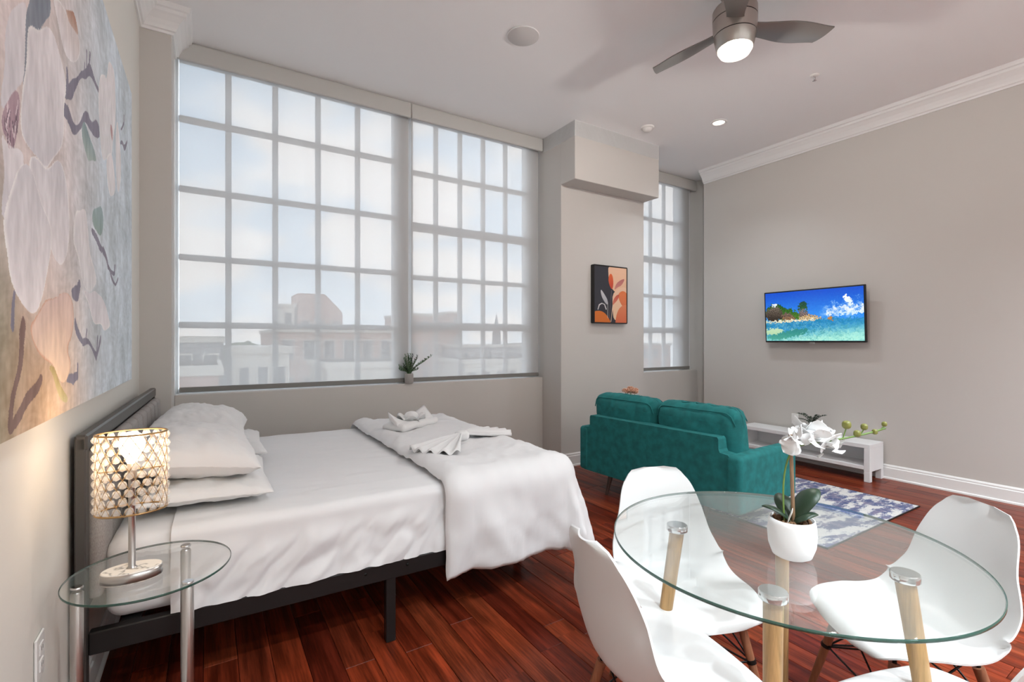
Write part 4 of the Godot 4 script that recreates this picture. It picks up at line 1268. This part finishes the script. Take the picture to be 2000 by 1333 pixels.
	fill(im, [0.54, 0.70, 0.58, 0.58, 0.68, 0.50, 0.78, 0.48, 0.72, 0.58, 0.60, 0.66], Color(0.78, 0.34, 0.26), Color(0.82, 0.50, 0.42))
	fill(im, [0.18, 0.40, 0.30, 0.50, 0.40, 0.60, 0.40, 0.70, 0.28, 0.62, 0.20, 0.52], Color(0.78, 0.78, 0.79), Color(0.66, 0.66, 0.68))
	stroke(im, [0.10, 0.77, 0.14, 0.69, 0.22, 0.66, 0.30, 0.68, 0.35, 0.76], 4.0, Color(0.82, 0.81, 0.80))
	stroke(im, [0.40, 0.64, 0.40, 0.92], 1.6, Color(0.80, 0.80, 0.78)); stroke(im, [0.52, 0.42, 0.48, 0.7, 0.45, 0.92], 2.0, Color(0.45, 0.40, 0.42)); stroke(im, [0.56, 0.68, 0.50, 0.98], 3.0, Color(0.90, 0.78, 0.66))
	var am := mat("abstract_print", 255, 255, 255, 0.7)
	am.albedo_texture = tex(im)
	var w := 0.505; var h := 0.645
	var p := thing("framed_art", "small framed abstract leaf print in black and orange on the pillar", "picture", V(3.885, 1.565, -4.104))
	var fr := B.new()
	for s in [-1.0, 1.0]:
		fr.box(V(s * w / 2 - 0.006, 0, 0.0), V(s * w / 2 + 0.006, h, 0.055), 0.001)
		fr.box(V(-w / 2, h / 2 + s * h / 2 - 0.006, 0.0), V(w / 2, h / 2 + s * h / 2 + 0.006, 0.055), 0.001)
	put("frame", fr, M.black, p)
	var pb := B.new()
	pb.quad(V(-w / 2 + 0.006, h - 0.006, 0.05), V(w / 2 - 0.006, h - 0.006, 0.05), V(w / 2 - 0.006, 0.006, 0.05), V(-w / 2 + 0.006, 0.006, 0.05), -1, Vector2(0, 0), Vector2(1, 0), Vector2(1, 1), Vector2(0, 1))
	put("print", pb, am, p)
	put("backing", B.new().box(V(-w / 2 + 0.006, 0.006, 0.03), V(w / 2 - 0.006, h - 0.006, 0.049)), M.black, p)
	# herb on the window sill
	var t := thing("potted_herb", "spiky green herb in a ribbed grey pot on the sill", "plant", V(1.632, 0.9505, -4.446))
	var pot := B.new()
	pot.lathe([Vector2(0.0, 0), Vector2(0.034, 0), Vector2(0.037, 0.004), Vector2(0.039, 0.08), Vector2(0.038, 0.098), Vector2(0.034, 0.098), Vector2(0.033, 0.085), Vector2(0, 0.084)], 28)
	put("pot", pot, M.pot_grey, t)
	for k in 20:
		var a := TAU * k / 20
		put("rib", B.new().tube([V(cos(a) * 0.0375, 0.006, sin(a) * 0.0375), V(cos(a) * 0.0390, 0.092, sin(a) * 0.0390)], 0.003, 6), M.pot_grey, t)
	rng.seed = 31
	for k in 26:
		var a := rng.randf() * TAU
		var d := V(cos(a), 0, sin(a) * 0.6); var lean := rng.randf_range(0.02, 0.13); var up := rng.randf_range(0.2, 0.32) - lean * 0.6
		if k < 3: d = V(1, 0, 0.1 * k); lean = 0.17 + 0.02 * k; up = 0.22 + 0.02 * k
		if d.z < 0: d.z *= 0.12
		var line := bez(V(d.x * 0.012, 0.08, d.z * 0.012), V(d.x * 0.02, 0.14, d.z * 0.02), d * lean * 0.6 + V(0, up * 0.8, 0), d * lean + V(0, up, 0), 9)
		var s := put("sprig", B.new().tube(line, 0.0018, 4), M.leaf, t)
		var lb := B.new()
		for i in range(2, 10):
			for q in 3:
				var an := TAU * q / 3 + i
				leaf_blade(lb, [line[i], line[i] + V(cos(an) * 0.008, 0.010, sin(an) * 0.008), line[i] + V(cos(an) * 0.012, 0.022, sin(an) * 0.012)], 0.0026, 0.0008)
		put("needles", lb, M.leaf_dark if k % 3 == 0 else M.leaf_sage if k % 3 == 1 else M.leaf, s)

func magnolia() -> Dictionary:
	return {
		"p1": [0.302, 0.388, 0.340, 0.355, 0.384, 0.350, 0.414, 0.371, 0.426, 0.411, 0.424, 0.470, 0.399, 0.531, 0.358, 0.578, 0.331, 0.595, 0.302, 0.594, 0.276, 0.581, 0.269, 0.556, 0.272, 0.517, 0.286, 0.462, 0.294, 0.418],
		"p2": [0.222, 0.426, 0.295, 0.355, 0.291, 0.405, 0.281, 0.466, 0.272, 0.510, 0.250, 0.533, 0.222, 0.568],
		"p2b": [0.222, 0.582, 0.237, 0.596, 0.263, 0.596, 0.284, 0.607, 0.269, 0.636, 0.243, 0.683, 0.222, 0.711],
		"p3": [0.229, 0.688, 0.229, 0.735, 0.234, 0.782, 0.256, 0.813, 0.286, 0.823, 0.323, 0.814, 0.349, 0.782, 0.362, 0.723, 0.358, 0.664, 0.331, 0.632, 0.298, 0.615, 0.256, 0.628],
		"p4": [0.298, 0.607, 0.358, 0.582, 0.399, 0.549, 0.421, 0.576, 0.438, 0.627, 0.440, 0.675, 0.410, 0.716, 0.388, 0.728, 0.364, 0.723, 0.331, 0.673, 0.306, 0.635],
		"stamen": [0.248, 0.534, 0.261, 0.532, 0.267, 0.557, 0.261, 0.582, 0.251, 0.599, 0.236, 0.590, 0.227, 0.572, 0.236, 0.549],
		"slate": [0.298, 0.353, 0.368, 0.286, 0.368, 0.328, 0.340, 0.355, 0.302, 0.388, 0.291, 0.428, 0.278, 0.506, 0.272, 0.513, 0.284, 0.442],
		"bud": [0.374, 0.281, 0.421, 0.235, 0.480, 0.228, 0.499, 0.237, 0.480, 0.285, 0.453, 0.310, 0.421, 0.323, 0.388, 0.301],
		"budb": [0.421, 0.235, 0.438, 0.219, 0.474, 0.212, 0.491, 0.227, 0.474, 0.235],
		"br1": [0.426, 0.406, 0.458, 0.358, 0.485, 0.333, 0.514, 0.295, 0.563, 0.258, 0.618, 0.240],
		"br1b": [0.428, 0.351, 0.426, 0.406],
		"tw1": [0.533, 0.281, 0.533, 0.253],
		"tw2": [0.549, 0.266, 0.549, 0.228],
		"tw3": [0.566, 0.253, 0.570, 0.223],
		"br2": [0.428, 0.433, 0.458, 0.434, 0.514, 0.412, 0.563, 0.371, 0.618, 0.343],
		"leaf1": [0.514, 0.415, 0.553, 0.395, 0.606, 0.438, 0.580, 0.457, 0.539, 0.478],
		"fl1": [0.626, 0.209, 0.668, 0.159, 0.686, 0.190, 0.719, 0.107, 0.766, 0.088, 0.782, 0.223, 0.755, 0.341, 0.686, 0.415, 0.646, 0.399, 0.618, 0.290],
		"fl2": [0.695, 0.386, 0.755, 0.341, 0.777, 0.403, 0.755, 0.470, 0.719, 0.471],
		"fl3": [0.788, 0.189, 0.835, 0.236, 0.848, 0.370, 0.817, 0.430, 0.788, 0.368],
		"flc": [0.734, 0.281, 0.760, 0.283, 0.755, 0.319, 0.729, 0.312],
		"tb1": [0.848, 0.216, 0.881, 0.185, 0.881, 0.160],
		"tb2": [0.848, 0.268, 0.894, 0.250, 0.923, 0.221],
		"leaf2": [0.599, 0.545, 0.659, 0.515, 0.681, 0.553, 0.638, 0.616, 0.588, 0.615],
		"mid": [0.485, 0.589, 0.530, 0.577, 0.553, 0.643, 0.610, 0.731, 0.580, 0.751, 0.530, 0.749, 0.485, 0.694, 0.458, 0.660],
		"br3": [0.588, 0.627, 0.659, 0.639, 0.705, 0.668, 0.766, 0.658, 0.766, 0.633],
		"br3b": [0.724, 0.666, 0.782, 0.703, 0.805, 0.684],
		"br4": [0.458, 0.783, 0.485, 0.775, 0.499, 0.754],
		"br5": [0.466, 0.820, 0.530, 0.866, 0.599, 0.896, 0.638, 0.870],
		"br5b": [0.546, 0.869, 0.553, 0.851],
		"br5c": [0.599, 0.896, 0.610, 0.857],
		"wp": [0.520, 0.756, 0.580, 0.753, 0.681, 0.779, 0.745, 0.816, 0.681, 0.862, 0.638, 0.834, 0.563, 0.791],
		"peach": [0.323, 0.818, 0.368, 0.783, 0.421, 0.776, 0.458, 0.801, 0.453, 0.851, 0.433, 0.871, 0.450, 0.901, 0.433, 0.924, 0.388, 0.927, 0.349, 0.913, 0.318, 0.870, 0.298, 0.847],
		"st1": [0.252, 0.813, 0.242, 0.863],
		"st2": [0.281, 0.848, 0.267, 0.877, 0.260, 0.920, 0.243, 0.974],
		"st3": [0.318, 0.918, 0.275, 0.959, 0.241, 0.980],
		"leaf3": [0.345, 0.917, 0.388, 0.923, 0.428, 0.958, 0.433, 0.978, 0.405, 0.964, 0.368, 0.936],
		"br6": [0.428, 0.924, 0.458, 0.947, 0.491, 0.945, 0.494, 0.924],
	}

# ---------------------------------------------------------------- ceiling
func overhead() -> void:
	# fan with light
	var at := V(2.90, CEIL, -1.885)
	var o := thing("ceiling_fan", "brushed nickel ceiling fan with three grey blades and a lit globe", "fan", at)
	put("canopy", B.new().lathe([Vector2(0.10, 0), Vector2(0.10, -0.012), Vector2(0.07, -0.07), Vector2(0.062, -0.11)], 36), M.nickel, o)
	put("motor_housing", B.new().lathe([Vector2(0.06, -0.105), Vector2(0.125, -0.125), Vector2(0.135, -0.14), Vector2(0.135, -0.20)], 48), M.nickel, o)
	put("blade_hub", B.new().lathe([Vector2(0.131, -0.20), Vector2(0.131, -0.206)], 48), M.black, o)
	put("lower_housing", B.new().lathe([Vector2(0.135, -0.206), Vector2(0.132, -0.275), Vector2(0.128, -0.30)], 48), M.nickel, o)
	put("seam_ring", B.new().lathe([Vector2(0.126, -0.30), Vector2(0.126, -0.306)], 48), M.black, o)
	put("light_collar", B.new().lathe([Vector2(0.128, -0.306), Vector2(0.112, -0.385), Vector2(0.108, -0.39)], 48), M.nickel, o)
	var g := put("globe", B.new().lathe([Vector2(0.106, -0.385), Vector2(0.105, -0.40), Vector2(0.09, -0.425), Vector2(0.055, -0.442), Vector2(0, -0.448)], 40), lamp_mat("globe_glow", 255, 243, 228, 0.9), o)
	g.set_meta("label", "frosted glowing globe")
	var dirs := [V(0.846, 0, 0.533) * 0.993 + V(0.533, 0, -0.846) * 0.114]
	for k in [1, 2]: dirs.append(dirs[0].rotated(V(0, 1, 0), TAU / 3 * k))
	for d in dirs:
		var side: Vector3 = d.cross(V(0, 1, 0)).normalized()
		var f := func(u: float, v: float, t: float) -> Vector3:
			var s := v * 2 - 1
			var r := lerpf(0.12, 0.625 + 0.03 * s, u)
			var w := lerpf(0.052, 0.083, smoothstep(0.0, 0.55, u)) * (1.0 - 0.22 * smoothstep(0.6, 1.0, u))
			var pitch := 0.22
			return d * r + side * s * w * cos(pitch) + V(0, -0.25 + s * w * sin(pitch) - 0.01 * (1 - s * s) + t, 0)
		put("blade", B.new().slab(20, 8, func(u, v): return f.call(u, v, 0.004), func(u, v): return f.call(u, v, -0.004)), M.blade, o)
	var li := OmniLight3D.new()
	li.name = "fan_globe_light"
	li.light_color = Color(1.0, 0.975, 0.945)
	li.light_energy = 1.0
	li.light_size = 0.03
	li.omni_range = 14.0
	li.omni_attenuation = 2.0
	li.shadow_enabled = true
	li.position = at + V(0, -0.415, 0)
	add_child(li)
	# recessed downlights: the one in view, then unseen ones added for fill light
	var trim := B.new().lathe([Vector2(0.058, 0.0), Vector2(0.082, 0.0), Vector2(0.08, -0.006), Vector2(0.060, -0.010), Vector2(0.058, -0.004), Vector2(0.058, 0.0)], 40).mesh()
	var lens := B.new().lathe([Vector2(0.0, -0.003), Vector2(0.058, -0.003), Vector2(0.058, 0.0), Vector2(0.0, 0.0)], 32).mesh()
	var glow := lamp_mat("lens_glow", 255, 240, 222, 2.2)
	var spots := [[4.52, -3.12, "lit recessed downlight between fan and alcove window", 1.0]]
	# assumed fittings outside the frame, added and set brighter to fill the room
	for z in [0.8, 1.7]:
		for x in [0.9, 2.7, 4.52]: spots.append([x, z, "added unseen downlight giving fill from the open end of the room", 5.6])
	for s in spots:
		var d := thing("recessed_light", s[2], "light", V(s[0], CEIL, s[1]), 0, "recessed ceiling lights")
		put("trim_ring", trim, M.trim, d)
		put("lens", lens, glow, d)
		var sp := SpotLight3D.new()
		sp.name = "recessed_light_beam"
		sp.light_color = Color(0.93, 0.975, 1.0)
		sp.light_energy = s[3]
		sp.light_size = 0.06
		sp.spot_angle = 62.0
		sp.spot_angle_attenuation = 1.0
		sp.spot_range = 14.0
		sp.spot_attenuation = 2.0
		sp.shadow_enabled = true
		sp.position = V(s[0], CEIL - 0.03, s[1])
		sp.rotation.x = -PI / 2
		add_child(sp, true)
	var c := thing("ceiling_speaker", "round flush speaker grille in the white ceiling", "speaker", V(2.0, CEIL, -3.02))
	put("grille", B.new().lathe([Vector2(0.0, -0.008), Vector2(0.114, -0.008), Vector2(0.117, -0.006), Vector2(0.117, 0.0)], 48), M.grille, c)
	put("rim", B.new().lathe([Vector2(0.117, 0.0), Vector2(0.122, 0.0), Vector2(0.121, -0.007), Vector2(0.117, -0.0085), Vector2(0.117, 0.0)], 48), M.trim, c)
	var sd := thing("smoke_detector", "white round smoke detector beside the boxed beam", "smoke detector", V(3.98, CEIL, -3.60))
	put("base", B.new().lathe([Vector2(0.0, -0.016), Vector2(0.066, -0.016), Vector2(0.07, -0.012), Vector2(0.07, 0)], 36), M.plastic_white, sd)
	put("chamber", B.new().lathe([Vector2(0.0, -0.05), Vector2(0.03, -0.048), Vector2(0.042, -0.036), Vector2(0.05, -0.016)], 32), M.plastic_white, sd)
	var sk := thing("sprinkler_head", "small chrome sprinkler in a white ceiling plate", "sprinkler", V(4.42, CEIL, -2.13))
	put("escutcheon", B.new().lathe([Vector2(0.0, -0.008), Vector2(0.028, -0.008), Vector2(0.038, -0.003), Vector2(0.038, 0)], 28), M.plastic_white, sk)
	put("frame_arms", B.new().tube([V(-0.012, -0.006, 0), V(-0.014, -0.03, 0), V(0, -0.045, 0), V(0.014, -0.03, 0), V(0.012, -0.006, 0)], 0.003, 6), M.chrome, sk)
	put("deflector", B.new().lathe([Vector2(0.0, -0.05), Vector2(0.016, -0.048), Vector2(0.016, -0.046), Vector2(0.0, -0.045)], 18), M.chrome, sk)

func _ready() -> void:
	stage()
	make_materials()
	room()
	windows()
	outside()
	bed()
	sofa()
	dining_table()
	chairs()
	lounge()
	bedside()
	pictures()
	orchid()
	overhead()
